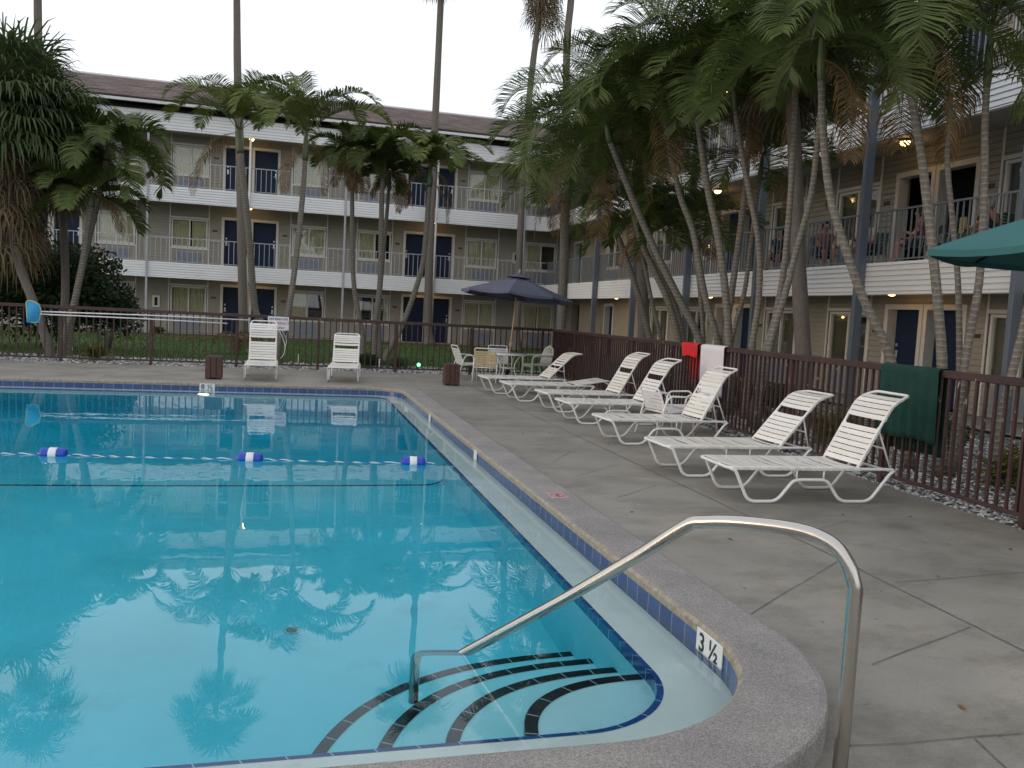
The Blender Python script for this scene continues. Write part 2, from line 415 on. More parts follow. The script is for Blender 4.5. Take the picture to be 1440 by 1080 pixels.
def child(o, parent, loc=(0, 0, 0), rot=None, label=None):   # copy a part with its sub-parts
    c = o.copy(); COL.objects.link(c); c.parent = parent; c.location = loc
    if rot: c.rotation_euler = rot
    for g in o.children:
        d = g.copy(); COL.objects.link(d); d.parent = c
    return c
def dup(o, loc, rz, label, group=None):
    c = o.copy(); COL.objects.link(c); c.location = loc; c.rotation_euler = (0, 0, rz); c['label'] = label
    if group: c['group'] = group
    for k in o.children: child(k, c, k.location)
    return c
def smooth_path(pts, n=5):
    P = [Vector(p) for p in pts]; P = [P[0]*2-P[1]]+P+[P[-1]*2-P[-2]]; out = []
    for i in range(1, len(P)-2):
        for k in range(n):
            t = k/n; a, b, c, d = P[i-1], P[i], P[i+1], P[i+2]
            out.append(.5*((2*b)+(c-a)*t+(2*a-5*b+4*c-d)*t*t+(3*b-a-3*c+d)*t**3))
    out.append(P[-2]); return out
def fillet(pts, r, n=5):
    P = [Vector(p) for p in pts]; out = [P[0]]
    for i in range(1, len(P)-1):
        a = P[i-1]-P[i]; b = P[i+1]-P[i]; d = min(r, a.length*.45, b.length*.45)
        p0 = P[i]+a.normalized()*d; p1 = P[i]+b.normalized()*d
        for k in range(n+1):
            t = k/n; out.append(p0*(1-t)**2+P[i]*2*t*(1-t)+p1*t*t)
    out.append(P[-1]); return out
def text_mesh(txt, size, depth=.001):
    cu = bpy.data.curves.new("lettering", 'FONT'); cu.body = txt; cu.size = size; cu.align_x = 'CENTER'; cu.align_y = 'CENTER'; cu.extrude = depth; cu.offset = size*.015
    o = bpy.data.objects.new("lettering", cu); COL.objects.link(o)
    dg = bpy.context.evaluated_depsgraph_get(); me = bpy.data.meshes.new_from_object(o.evaluated_get(dg))
    bpy.data.objects.remove(o); bpy.data.curves.remove(cu); return me

# ------------------------------------------------------------------ ground, pool
def sheet(name, rects, z, mt, kind='structure', sub=1):
    b = MB()
    for (x0, x1, y0, y1) in rects: b.add([(x0, y0, z), (x1, y0, z), (x1, y1, z), (x0, y1, z)], [(0, 1, 2, 3)])
    return struct(b.build(name, mt), kind)
PX0, PX1, PY0, PY1 = -8.0, 1.97, 2.60, 15.27      # coping inner edge
def outline(x0, x1, y0, y1, rads, n=14):           # ccw from near right corner
    pts = []
    for (cx, cyy, r, a0) in ((x1-rads[0], y0+rads[0], rads[0], -90), (x1-rads[1], y1-rads[1], rads[1], 0), (x0+rads[2], y1-rads[2], rads[2], 90), (x0+rads[3], y0+rads[3], rads[3], 180)):
        for k in range(n+1):
            a = R_(a0+90*k/n); pts.append((cx+r*math.cos(a), cyy+r*math.sin(a)))
    out = []                                        # subdivide long straights
    for i in range(len(pts)):
        p, q = pts[i], pts[(i+1) % len(pts)]; L = math.dist(p, q); out.append(p)
        m_ = 12 if (i % (n+1)) == n else 1
        for k in range(1, m_): out.append((p[0]+(q[0]-p[0])*k/m_, p[1]+(q[1]-p[1])*k/m_))
    return out
RAD = (.86, .55, .55, .86)
def off(d): return outline(PX0-d, PX1+d, PY0-d, PY1+d, tuple(r+d for r in RAD))
INN = outline(-7.7, 1.67, 3.03, 15.0, (.50, .38, .38, .5))
def strip(b, A, B, za, zb, mi=0, uvs=None, smooth=True):
    n = len(A); L = 0
    for i in range(n):
        j = (i+1) % n; d = math.dist(A[i], A[j])
        zA = za if not callable(za) else None
        v = [(*A[i], za), (*A[j], za), (*B[j], zb if not callable(zb) else zb(*B[j])), (*B[i], zb if not callable(zb) else zb(*B[i]))]
        b.add(v, [(0, 1, 2, 3)], smooth, mi, [((L, 0), (L+d, 0), (L+d, 1), (L, 1))] if uvs else None); L += d
ZW = -.07
b = MB()                                            # coping: swept profile
prof = [(.004, -.010, 1), (-.006, .004, 1), (-.006, .036, 1), (.010, .053, 0), (.035, .056, 0), (.31, .056, 0), (.338, .046, 0), (.345, .03, 0), (.345, -.16, 0)]
for (d0, z0, mi), (d1, z1, _) in zip(prof, prof[1:]): strip(b, off(d0), off(d1), z0, z1, mi)
struct(b.build('pool_coping', ['coping', 'copingnose']))
b = MB(); strip(b, off(0), off(0), -.004, -.21, 0, True); struct(b.build('waterline_tile', 'tileblue'))
def floor_z(x, y):
    if y < 8.9: return -1.24-.22*max(0, (y-3))/5.9
    return max(-2.75, -1.46-(y-8.9)*.36)
b = MB()
strip(b, off(0), outline(-7.72, 1.69, 3.01, 15.02, (.51, .39, .39, .51)), -.20, -.215, 0)
struct(b.build('pool_ledge', 'ledge'))
b = MB()
o1 = outline(-7.725, 1.695, 3.005, 15.025, (.51, .39, .39, .51)); 
strip(b, o1, INN, -.2125, -.2135, 0, True); strip(b, INN, INN, -.2135, -.36, 0, True)
struct(b.build('trim_tile', 'tiletrim'))
b = MB(); strip(b, INN, INN, -.36, lambda x, y: floor_z(x, y)-.05)
ys = [2.9, 5, 7, 8.9, 9.6, 10.5, 11.5, 12.48, 13.5, 15.1]
for y0, y1 in zip(ys, ys[1:]):
    b.add([(-7.8, y0, floor_z(0, y0)), (1.8, y0, floor_z(0, y0)), (1.8, y1, floor_z(0, y1)), (-7.8, y1, floor_z(0, y1))], [(0, 1, 2, 3)])
struct(b.build('pool_basin', 'plaster'))
# corner steps
SC = (1.68, 3.02); STEPS = [(.71, .60, -.37), (1.03, .91, -.62), (1.33, 1.25, -.87), (1.65, 1.58, -1.12)]
b = MB(); t = MB(); n = 40
for i, (rx, ry, z) in enumerate(STEPS):
    arc = lambda d: [(SC[0]-(rx+d)*max(0, math.cos(a))**.8, SC[1]+(ry+d)*math.sin(a)**.8) for a in [R_(90*k/n) for k in range(n+1)]]
    A, B, Cc = arc(0), arc(-.055), arc(.003)
    zb = -1.35
    L = 0
    for k in range(n):
        b.add([(SC[0]+.05, SC[1]-.05, z), (*A[k], z), (*A[k+1], z)], [(0, 1, 2)])
        b.add([(*A[k], z), (*A[k], zb), (*A[k+1], zb), (*A[k+1], z)], [(0, 1, 2, 3)], True)
        d = math.dist(A[k], A[k+1])
        t.add([(*A[k], z+.004), (*A[k+1], z+.004), (*B[k+1], z+.004), (*B[k], z+.004)], [(0, 1, 2, 3)], False, 0, [((L, 0), (L+d, 0), (L+d, 1), (L, 1))])
        t.add([(*Cc[k], z+.004), (*Cc[k+1], z+.004), (*Cc[k+1], z-.05), (*Cc[k], z-.05)], [(0, 1, 2, 3)], True, 0, [((L, 0), (L+d, 0), (L+d, 1), (L, 1))])
        L += d
    b.add([(SC[0]+.05, SC[1]-.05, z), (SC[0]+.05, SC[1]-.05, zb), (*A[0], zb), (*A[0], z)], [(0, 1, 2, 3)])
struct(b.build('pool_steps', 'stepplaster')); struct(t.build('step_nosing_tile', 'tileblack'))
b = MB()
y_ = 8.9; b.add([(-7.7, y_-.018, floor_z(0, y_)+.012), (1.41, y_-.018, floor_z(0, y_)+.012), (1.41, y_+.018, floor_z(0, y_)+.012), (-7.7, y_+.018, floor_z(0, y_)+.012)], [(0, 1, 2, 3)], uvs=[((0, 0), (9, 0), (9, 1), (0, 1))])
cv = [(1.41+.25*math.sin(R_(a)), floor_z(0, y_)+.012+.25*(1-math.cos(R_(a)))) for a in range(0, 91, 15)]+[(1.662, -.4)]
for (xa, za), (xb, zb) in zip(cv, cv[1:]): b.add([(xa, y_-.018, za), (xa, y_+.018, za), (xb, y_+.018, zb), (xb, y_-.018, zb)], [(0, 1, 2, 3)], uvs=[((.05, 0), (.05, 1), (.1, 1), (.1, 0))])
struct(b.build('break_line_tile', 'tileblack'))
# water body: closed prism, its sides inside the shell walls
b = MB(); o = off(.002); nW = len(o)
zb = -2.95
b.add([(*p, ZW) for p in o]+[(*p, zb) for p in o], [tuple(range(nW)), tuple(range(nW, 2*nW))[::-1]]+[(i, nW+i, nW+(i+1) % nW, (i+1) % nW) for i in range(nW)])
struct(b.build('pool_water', 'water'))
# deck with a hole for the pool
H0, H1, K0, K1 = PX0-.33, PX1+.33, PY0-.33, PY1+.33
b = MB(); dz = 0.
def er(y): return 5.50+.0335*y                      # deck edge beside the fence
def quad(b, pts, z=0): b.add([(*p, z) for p in pts], [tuple(range(len(pts)))])
def dzf(x, y):
    fy = min(1, max(0, 1-(y-2.3)/2.6)); fx_ = min(1, max(0, 1-(x-2.3)/2.6)) if x > 2.3 else 1
    return -.085*fy*fx_*min(1, max(0, (x+9)/6))
def dgrid(x0, x1, y0, y1, nx, ny):
    X = lambda i, y: x0+((x1(y) if callable(x1) else x1)-x0)*i/nx
    v = []
    for j in range(ny+1):
        y = y0+(y1-y0)*j/ny
        for i in range(nx+1): x = X(i, y); v.append((x, y, dzf(x, y)))
    b.add(v, [(j*(nx+1)+i, j*(nx+1)+i+1, (j+1)*(nx+1)+i+1, (j+1)*(nx+1)+i) for j in range(ny) for i in range(nx)], True)
dgrid(-16, H1, -8, K0, 20, 8); dgrid(H1, er, -8, K0, 14, 8); dgrid(H1, er, K0, K1, 14, 40)
quad(b, [(-16, K0), (H0, K0), (H0, K1), (-16, K1)])
quad(b, [(-16, K1), (H1, K1), (H1, 19.62), (-16, 19.55)]); quad(b, [(H1, K1), (er(K1), K1), (er(19.6), 19.62), (H1, 19.62)])
oo = outline(H0, H1, K0, K1, tuple(r+.33 for r in RAD))
per = 15+11
for ci, (cx, cyy) in enumerate(((H1, K0), (H1, K1), (H0, K1), (H0, K0))):
    seg = oo[ci*per:ci*per+15]
    for p, q in zip(seg, seg[1:]): b.add([(cx, cyy, dzf(cx, cyy)), (*p, dzf(*p)), (*q, dzf(*q))], [(0, 1, 2)], True)
struct(b.build('pool_deck', 'deck'))
# joints and cracks in the deck
def gp(x, y, z=0.):
    d = ray(x, y); return CC+d*((z-1.5)/d.z)
b = MB()
def crack(p, q, w=.004, wob=.005):
    n = max(2, int((q-p).length/.25)); d = (q-p).normalized(); nn = Vector((-d.y, d.x, 0)); pr = None
    for k in range(n+1):
        c = p+(q-p)*k/n+nn*random.uniform(-wob, wob)*(0 < k < n); ww = w*random.uniform(.6, 1.2)
        cur = (c-nn*ww, c+nn*ww)
        if pr: b.add([(q_.x, q_.y, .005+dzf(q_.x, q_.y)) for q_ in (pr[0], cur[0], cur[1], pr[1])], [(0, 1, 2, 3)])
        pr = cur
crack(Vector((3.54, -2, 0)), Vector((3.58, 19.4, 0)), .004, .003)
crack(gp(1373, 1017), Vector((2.3, 1.2, 0)), .003, .003)
for l in (((1040, 866), (1178, 789)), ((1227, 922), (1365, 876)), ((1260, 817), (1440, 805)), ((1187, 1024), (1440, 1012)), ((810, 670), (870, 653)), ((868, 700), (923, 683)),
          ((777, 650), (803, 635)), ((740, 622), (780, 617)), ((1140, 748), (1193, 732)), ((1327, 738), (1403, 733)), ((925, 772), (955, 748))):
    crack(gp(*l[0]), gp(*l[1]), .0026)
for y in (8.0, 11.5, 15.0): crack(Vector((3.56, y, 0)), Vector((er(y), y+.1, 0)), .003, .004)
for x in (-6, -3.2, -.4, 2.4): crack(Vector((x, 15.7, 0)), Vector((x+.05, 19.4, 0)), .003, .006)
struct(b.build('deck_joints', 'joint'))
b = MB(); rnd = random.Random(21)
for i in range(20):
    y = rnd.uniform(2.4, 18); x = rnd.uniform(2.5, er(y)-.05); a = rnd.uniform(0, 6.28); s_ = rnd.uniform(.012, .03); c_, n_ = math.cos(a)*s_, math.sin(a)*s_; z = dzf(x, y)+.004
    b.add([(x-c_, y-n_, z), (x+n_*.4, y-c_*.4, z+.006), (x+c_, y+n_, z+.003), (x-n_*.4, y+c_*.4, z+.008)], [(0, 1, 2, 3)])
struct(b.build('leaf_litter', 'dead'), 'stuff')
# ground
sheet('ground', [(-300, 300, 38, 500), (-300, 300, -300, -8), (-300, -16, -8, 38), (12, 300, -8, 38)], -.09, simple('outer ground', (.10, .10, .07), .9, ns=.3))
b = MB()
quad(b, [(er(-8)-.02, -8), (12.2, -8), (12.2, 36.0), (6.6, 36.0), (6.6, 22.4), (-16, 22.4), (-16, 19.5), (er(19.6), 19.5)], -.035)
quad(b, [(-16, 22.4), (6.6, 22.4), (6.6, 36), (12.2, 36), (12.2, 38.0), (-16, 38.0)], -.075)
struct(b.build('gravel_bed', 'gravel'))
b = MB(); quad(b, [(-22, 22.1), (6.9, 21.8), (7.2, 24), (8.6, 28), (10.6, 32.0), (10.6, 36.75), (-22, 36.75)], -.012)
struct(b.build('lawn', 'lawn'))
b = MB(); quad(b, [(10.95, -6), (12.7, -6), (12.7, 38.4), (-22, 38.4), (-22, 36.7), (10.95, 36.7)], .012)
struct(b.build('walkway', 'slabtop'))
# loose stones
b = MB(); rnd = random.Random(3)
def stone(b, x, y, z, s):
    ph = rnd.uniform(0, 6.28); v = [(0, 0, .7)]
    for k in range(5): a = ph+k*1.2566; q = rnd.uniform(.7, 1.15); v.append((math.cos(a)*q, math.sin(a)*q, rnd.uniform(-.15, .2)))
    v.append((0, 0, -.5))
    v = [(x+p[0]*s, y+p[1]*s*.8, z+p[2]*s*.8) for p in v]
    b.add(v, [(0, 1+k, 1+(k+1) % 5) for k in range(5)]+[(6, 1+(k+1) % 5, 1+k) for k in range(5)])
for i in range(12500):
    y = 3.5+13*rnd.random()**1.5; x = er(y)+rnd.random()**1.4*4.2+.03
    stone(b, x, y, -.02, rnd.uniform(.014, .034))
for i in range(6500):
    stone(b, rnd.uniform(-13, 6.6), rnd.uniform(19.62, 22.2), -.02, rnd.uniform(.02, .046))
struct(b.build('gravel_stones', 'gravelstone'), 'stuff')
b = MB()
for i in range(26000):
    y = 22.0+14*rnd.random()**1.6; x = rnd.uniform(-14, 7.0+max(0, (y-22)*.3)); h = rnd.uniform(.03, .075); a = rnd.uniform(0, 6.28); w = .006+.0006*(y-20)
    dx, dy = math.cos(a)*w, math.sin(a)*w; lx, ly = rnd.uniform(-.03, .03), rnd.uniform(-.03, .03)
    b.add([(x-dx, y-dy, -.015), (x+dx, y+dy, -.015), (x+lx, y+ly, h)], [(0, 1, 2)])
struct(b.build('grass', 'grassblade'), 'stuff')

# ------------------------------------------------------------------ motel
FL = (.015, 2.85, 5.88); TOPS = (2.40, 5.42, 8.25)
# one window, door, air conditioner, lamp, plate: shared by copies (local: x along the facade, y into the wall)
store = bpy.data.objects.new('motel_wing', None); COL.objects.link(store)
def protos(par):
    W, Hh = 1.44, 1.20
    f = MB()
    for a in (-W/2, W/2-.06): f.box(a, a+.06, -.03, .06, 0, Hh)
    f.box(-W/2+.06, W/2-.06, -.027, .06, 0, .06); f.box(-W/2+.06, W/2-.06, -.027, .06, Hh-.06, Hh); f.box(-.03, .03, -.024, .055, .06, Hh-.06)
    win = f.build('window', 'trim', par)
    p = MB(); p.box(-W/2+.05, W/2-.05, .02, .028, .05, Hh-.05); p.build('pane', 'glass', win)
    return win
def curtain_mesh(seed, gaps):
    rr = random.Random(seed); c = MB(); W = 1.36
    for (a, bb) in gaps:
        n = max(6, int((bb-a)*70)); v = []
        ph = rr.uniform(0, 6)
        for k in range(n+1):
            x = -W/2+W*(a+(bb-a)*k/n); y = .10+.022*math.sin(k*1.15+ph)+.008*math.sin(k*.37)
            v += [(x, y, .03), (x, y+.003, 1.17)]
        c.add(v, [(2*k, 2*k+2, 2*k+3, 2*k+1) for k in range(n)], True)
    me = c.build('curtain', 'curtain').data
    o = [q for q in bpy.data.objects if q.data == me][0]; bpy.data.objects.remove(o); return me
CURT = [curtain_mesh(1, [(0, 1)]), curtain_mesh(2, [(0, .55)]), curtain_mesh(3, [(.48, 1)]), curtain_mesh(4, [(0, .47), (.56, 1)]), curtain_mesh(5, [(0, .16), (.86, 1)])]
winp = protos(store)
d = MB(); d.bbox(-.47, .47, 0, .045, 0, 2.0, .004); doorp = d.build('door', 'door', store)
h = MB(); h.bbox(.36, .43, -.015, 0, .92, 1.12, .004); h.tube([(.395, -.012, .97), (.395, -.06, .97), (.29, -.065, .97)], .011, 6); h.bbox(.365, .425, -.02, 0, 1.2, 1.27, .004); h.build('handle', 'metalhandle', doorp)
a = MB(); a.box(-.48, .48, -.02, .05, 0, .46)
for k in range(9): a.box(-.45, .45, -.032, -.02, .035+k*.045, .05+k*.045)
acp = a.build('air_conditioner', 'acgrey', store)
l = MB(); l.lathe([(.05, 0), (.11, -.005), (.12, -.035), (.105, -.05)], 12); lampp = l.build('ceiling_lamp', 'plate', store)
l = MB(); l.lathe([(.10, -.05), (.095, -.085), (.06, -.125), (.02, -.135)], 12); l.build('lamp_shade', 'bulb', lampp)
a = MB(); a.bbox(-.10, .10, -.02, 0, -.04, .04, .004); platep = a.build('room_plate', 'plate', store)
a = MB(); a.bbox(-.15, .15, -.05, 0, -.25, .25, .008); cabp = a.build('extinguisher_cabinet', 'trim', store)
a = MB(); a.box(-.06, .06, -.056, -.05, -.17, .17); a.build('cabinet_window', 'dark', cabp)

def wing(par, u0, u1, f0, f1, s0, cells, rail, postm, posts, lit, rw, special=None, hip=0., bars=.2):
    """cells: door pair centres along u; special(floor) may return openings to use beyond some u"""
    WV = 1.6
    for fi in range(3):
        z0, zt = FL[fi], TOPS[fi]
        ops = []                                    # (u0,u1,z0,z1,kind)
        for c in cells:
            for s in (-1, 1): ops.append((c+s*.59-.53, c+s*.59+.53, z0, z0+2.06, 'door' if not (fi == 1 and c == -14.85) else 'open', s))
            for s in (-1, 1): ops.append((c+s*2.45-.75, c+s*2.45+.75, z0+.72, z0+1.96, 'win', s))
        if special: ops = special(fi, z0, ops)
        ops = sorted(o for o in ops if o[0] > u0+.1 and o[1] < u1-.1)
        w = MB(); x = u0
        for o in ops:
            w.lap(x, o[0], z0, zt, WV, .30); 
            w.lap(o[0], o[1], o[3], zt, WV, .30)
            if o[2] > z0+.05: w.lap(o[0], o[1], z0, o[2], WV, .30)
            x = o[1]
        w.lap(x, u1, z0, zt, WV, .30)
        w.build('wall', 'siding', par)
        w = MB(); w.box(u0, u1, WV+.62, WV+.7, z0, zt); w.build('inner_wall', 'dark', par)  # coloured near black so rooms behind the openings look unlit
        for k, o in enumerate(ops):
            c = (o[0]+o[1])/2; hw = (o[1]-o[0])/2; tr = MB()
            if o[4] == 'win':
                wn_ = child(winp, par, (c, WV+.02, o[2]+.02)); wn_.name = 'window'
                cu = bpy.data.objects.new('curtain', CURT[rw.choice((0, 0, 0, 0, 1, 2, 3, 3, 4))]); COL.objects.link(cu); cu.parent = wn_
                child(acp, par, (c+rw.uniform(-.08, .08), WV-.02, z0+.1))
                for e in (-hw-.05, hw): tr.box(e, e+.05, -.035, -.012, z0, zt-.002)
                tr.box(-hw, hw, -.033, .02, o[3]-.005, o[3]+.07); tr.box(-hw, hw, -.04, .02, o[2]-.05, o[2]+.015)
                tr.build('window_trim', 'trim', par, (c, WV, 0))
            elif o[4] in ('door', 'open'):
                if o[4] == 'door': dd = child(doorp, par, (c, WV+.2, z0+.01)); dd.scale = (o[5], 1, 1)
                for e0, e1 in ((-hw-.05, -hw+.055), (hw-.055, hw+.05)): tr.box(e0, e1, -.04, .2, z0, o[3]-.05)
                tr.box(-hw-.05, hw+.05, -.043, .2, o[3]-.05, o[3]+.06)
                tr.build('door_frame', 'trim', par, (c, WV, 0))
                child(platep, par, (c+o[5]*.85, WV-.012, z0+1.52))
        # slab above this floor
        s = MB()
        nx = FL[fi+1] if fi < 2 else 8.55
        e = hip
        s.box(s0, u1, .06, WV+.3, zt, nx-.02)
        s.build('balcony_ceiling' if fi == 2 else 'balcony_floor', 'ceiling', par)
        f = MB()
        if fi < 2: f.lap(f0, f1, zt-.16, nx+.02, 0, .05, .1)
        else: f.lap(f0, f1, 8.08, 8.80, -.02, .05, .12)
        f.build('fascia', 'fascia', par)
        if fi > 0:
            r = MB(); zr = z0+1.03
            r.box(f0, f1-.02, .01, .05, zr-.035, zr); r.box(f0, f1-.02, .015, .045, z0+.06, z0+.085)
            k = f0+.1
            while k < f1-.05: r.box(k, k+.023, .020, .043, z0+.085, zr-.035); k += bars
            r.build('railing', rail, par)
        for c in cells:
            if c < u0+.5 or c > u1-.5: continue
            child(lampp, par, (c, .76, zt-.001))
            if (c, fi) in lit:
                ld = bpy.data.lights.new('lamp_glow', 'POINT'); ld.energy = 2.6; ld.color = (1, .55, .2); ld.shadow_soft_size = .06
                lo = bpy.data.objects.new('lamp_glow', ld); COL.objects.link(lo); lo.parent = par; lo.location = (c, .76, zt-.2)
    for u in posts:
        p = MB(); p.bbox(u-postm[1], u+postm[1], -.085-postm[2], -.025, -.03, 8.06, .006); p.build('post', postm[0], par)
    for c in cells:
        if u0 < c < u1 and postm[0] == 'railgrey':
            p = MB(); p.tube([(c, -.06, 0), (c, -.06, 8.1)], .045, 8); p.build('downpipe', 'trim', par)
    # eaves, gutter, roof
    g = MB(); g.box(u0-.3, u1+.42-hip*.0, -.42, -.30, 9.0, 9.10); g.box(u0-.3, u1+.40, -.38, -.30, 9.10, 9.18); g.build('gutter', 'gutter', par)
    g = MB(); g.box(s0, u1, .15, WV+.2, 8.56, 8.98 if par is LW else 8.97); g.build('eave_shade_fill', 'dark', par)  # black box filling the gap below the roof, its colour stands for shade
    g = MB(); e1 = u1+.4; e2 = u1+.4+4.4
    g.add([(u0-.3, -.40, 9.19), (e1, -.40, 9.19), (e2, 4.0, 10.85), (u0-.3, 4.0, 10.85), (e2+4.4, 8.4, 9.19), (u0-.3, 8.4, 9.19), (u0-.3, -.40, 9.10), (e1, -.40, 9.10), (e2+4.4, 8.4, 9.10), (u0-.3, 8.4, 9.10)],
          [(0, 1, 2, 3), (3, 2, 4, 5), (6, 7, 1, 0), (0, 3, 5, 9, 6), (9, 5, 4, 8), (6, 9, 8, 7)],
          uvs=[((u0, 0), (e1, 0), (e2, 4.7), (u0, 4.7)), ((u0, 4.7), (e2, 4.7), (e2, 0), (u0, 0)), ((0, 0),)*4, ((0, 0),)*5, ((0, 0),)*4, ((0, 0),)*4])
    rf = g.build('roof', 'shingle', par)
    q = MB(); q.tube([(u0-.3, 4.0, 10.86), (e2, 4.0, 10.86)], .07, 6); q.build('ridge_cap', 'gutter', rf)
    s = MB(); s.box(u0-(8 if par is not LW else 0), u1, WV+.71, 8, 0, 9.1); s.build('rear_block', 'siding', par)
    w = MB(); w.box(u0-.002, u0+.12, .3, WV+.3, 0, 8.5) if False else None

rw = random.Random(11)
LW = tag(store, 'three storey beige motel wing across the lawn, navy doors, white balcony fronts', 'building')
LW.location = (0, 36.8, 0)
lc = [-17.23, -9.48, -1.73, 6.02]
def lspecial(fi, z0, ops):
    if 1: ops = ops+[(10.57, 12.07, z0+.72, z0+1.96, 'win', 1)]
    return ops
wing(LW, -22.0, 13.4, -22.0, 11.13, -22.0, lc, 'railgrey', ('railgrey', .04, .0), [-13.35, -5.6, 2.15, 10.0], {(-1.73, 0), (-1.73, 1), (-1.73, 2), (6.02, 0), (6.02, 1)}, rw, lspecial, 0.)
for fi, uu in ((2, -5.45), (0, -5.45), (1, 10.1)):
    child(cabp, LW, (uu, 1.585, FL[fi]+1.25))
for o in (winp, doorp, acp, lampp, platep, cabp):     # prototypes become real parts outside the cells
    pass
winp.location = (-19.9, 1.62, .74); doorp.location = (-21.3, 1.55, .03); acp.location = (-19.9, 1.58, .1); lampp.location = (-21.3, .76, 2.39); platep.location = (-20.75, 1.585, 1.5); cabp.location = (-13.3, 1.585, 4.1)

RW = thing('motel_wing', 'beige motel wing behind the brown fence, with slate blue posts and lit lamps', 'building', (11.14, 0, 0), -math.pi/2)
rc = [-22.6, -14.85, -7.1, .65]
def rspecial(fi, z0, ops):
    ops = [o for o in ops if o[0] > -29.0]
    ops.append((-28.67, -27.13, z0+.72, z0+1.96, 'win', 1))
    if fi == 0: ops += [(-33.3, -32.3, z0, z0+2.06, 'door', 1), (-37.6, -36.5, z0, z0+2.06, 'void', 1)]
    else: ops += [(-33.4, -31.9, z0+.72, z0+1.96, 'win', 1), (-37.6, -36.5, z0, z0+2.06, 'door', 1)]
    return ops
wing(RW, -38.36, 4.0, -36.79, 4.0, -36.84, rc, 'raildark', ('postblue', .05, .13), [-34.2, -30.0, -26.3, -22.41, -18.63, -14.74, -10.9, -7.05, -3.2], {(c, f) for c in (-22.6, -14.85) for f in (0, 1)}, rw, rspecial, 0., .14)
for fi in (0, 1):
    child(lampp, RW, (-30.0, .76, TOPS[fi]-.001))
    ld = bpy.data.lights.new('lamp_glow', 'POINT'); ld.energy = 2.6; ld.color = (1, .55, .2); ld.shadow_soft_size = .06
    lo = bpy.data.objects.new('lamp_glow', ld); COL.objects.link(lo); lo.parent = RW; lo.location = (-30.0, .76, TOPS[fi]-.2)
p = MB(); p.box(-36.4, -33.4, 1.55, 1.57, .02, 2.39); p.box(-32.2, -28.8, 1.55, 1.57, .02, 2.39); p.build('stucco_panel', 'stucco', RW)

# ------------------------------------------------------------------ fences
def fence(label, p0, p1, height, post0, post_gap, gap):
    p0, p1 = Vector(p0), Vector(p1); L = (p1-p0).length; ang = math.atan2(p1.y-p0.y, p1.x-p0.x)
    f = thing('metal_fence', label, 'fence', p0, ang)
    r = MB(); r.bbox(0, L, -.035, .035, height-.07, height, .006); r.build('top_rail', 'brown', f)
    r = MB(); r.bbox(0, L, -.018, .018, .06, .095, .004); r.build('bottom_rail', 'brown', f)
    b = MB(); x = gap/2
    while x < L-.02: b.box(x-.0125, x+.0125, -.0125, .0125, .095, height-.07); x += gap
    b.build('pickets', 'brown', f)
    x = post0
    while x < L:
        if x > 0: q = MB(); q.bbox(x-.03, x+.03, -.027, .027, -.06, height-.075, .005); q.build('post', 'brown', f)
        x += post_gap
    return f
YF = 19.92
FAR = fence('dark brown metal fence between the far deck edge and the lawn', (-14, YF, 0), (6.27, YF, 0), 1.19, 14-1.13-1.79*7, 1.79, .135)
FR = fence('long brown metal fence running beside the loungers with towels hung on it', (5.63+.0335*YF, YF-.04, 0), (5.63-.0335*4, -4, 0), 1.19, .03, 1.8, .11)
def fx(y): return 5.63+.0335*y

# ------------------------------------------------------------------ loungers
def strap(b, x, half, r, w, sag=.008, th=.003, mi=0, zf=lambda x: 0., sl=0.):
    P = [(-half-r*1.1, -.012), (-half-r*1.05, r*.6), (-half, r*1.12), (-half*.4, r-sag*.8), (0, r-sag), (half*.4, r-sag*.8), (half, r*1.12), (half+r*1.05, r*.6), (half+r*1.1, -.012)]
    n = len(P); vs = []
    for dx in (-w/2, w/2):
        zz = zf(x+dx)
        for (y, z) in P: vs.append((x+dx, y, z+zz))
        for (y, z) in P: vs.append((x+dx, y*.985, z+zz-th))
    fs = []
    for k in range(n-1):
        fs += [(k, k+1, 2*n+k+1, 2*n+k), (n+k, 3*n+k, 3*n+k+1, n+k+1), (k, n+k, n+k+1, k+1), (2*n+k, 2*n+k+1, 3*n+k+1, 3*n+k)]
    b.add(vs, fs, False, mi)
LH, LW_ = .30, .275
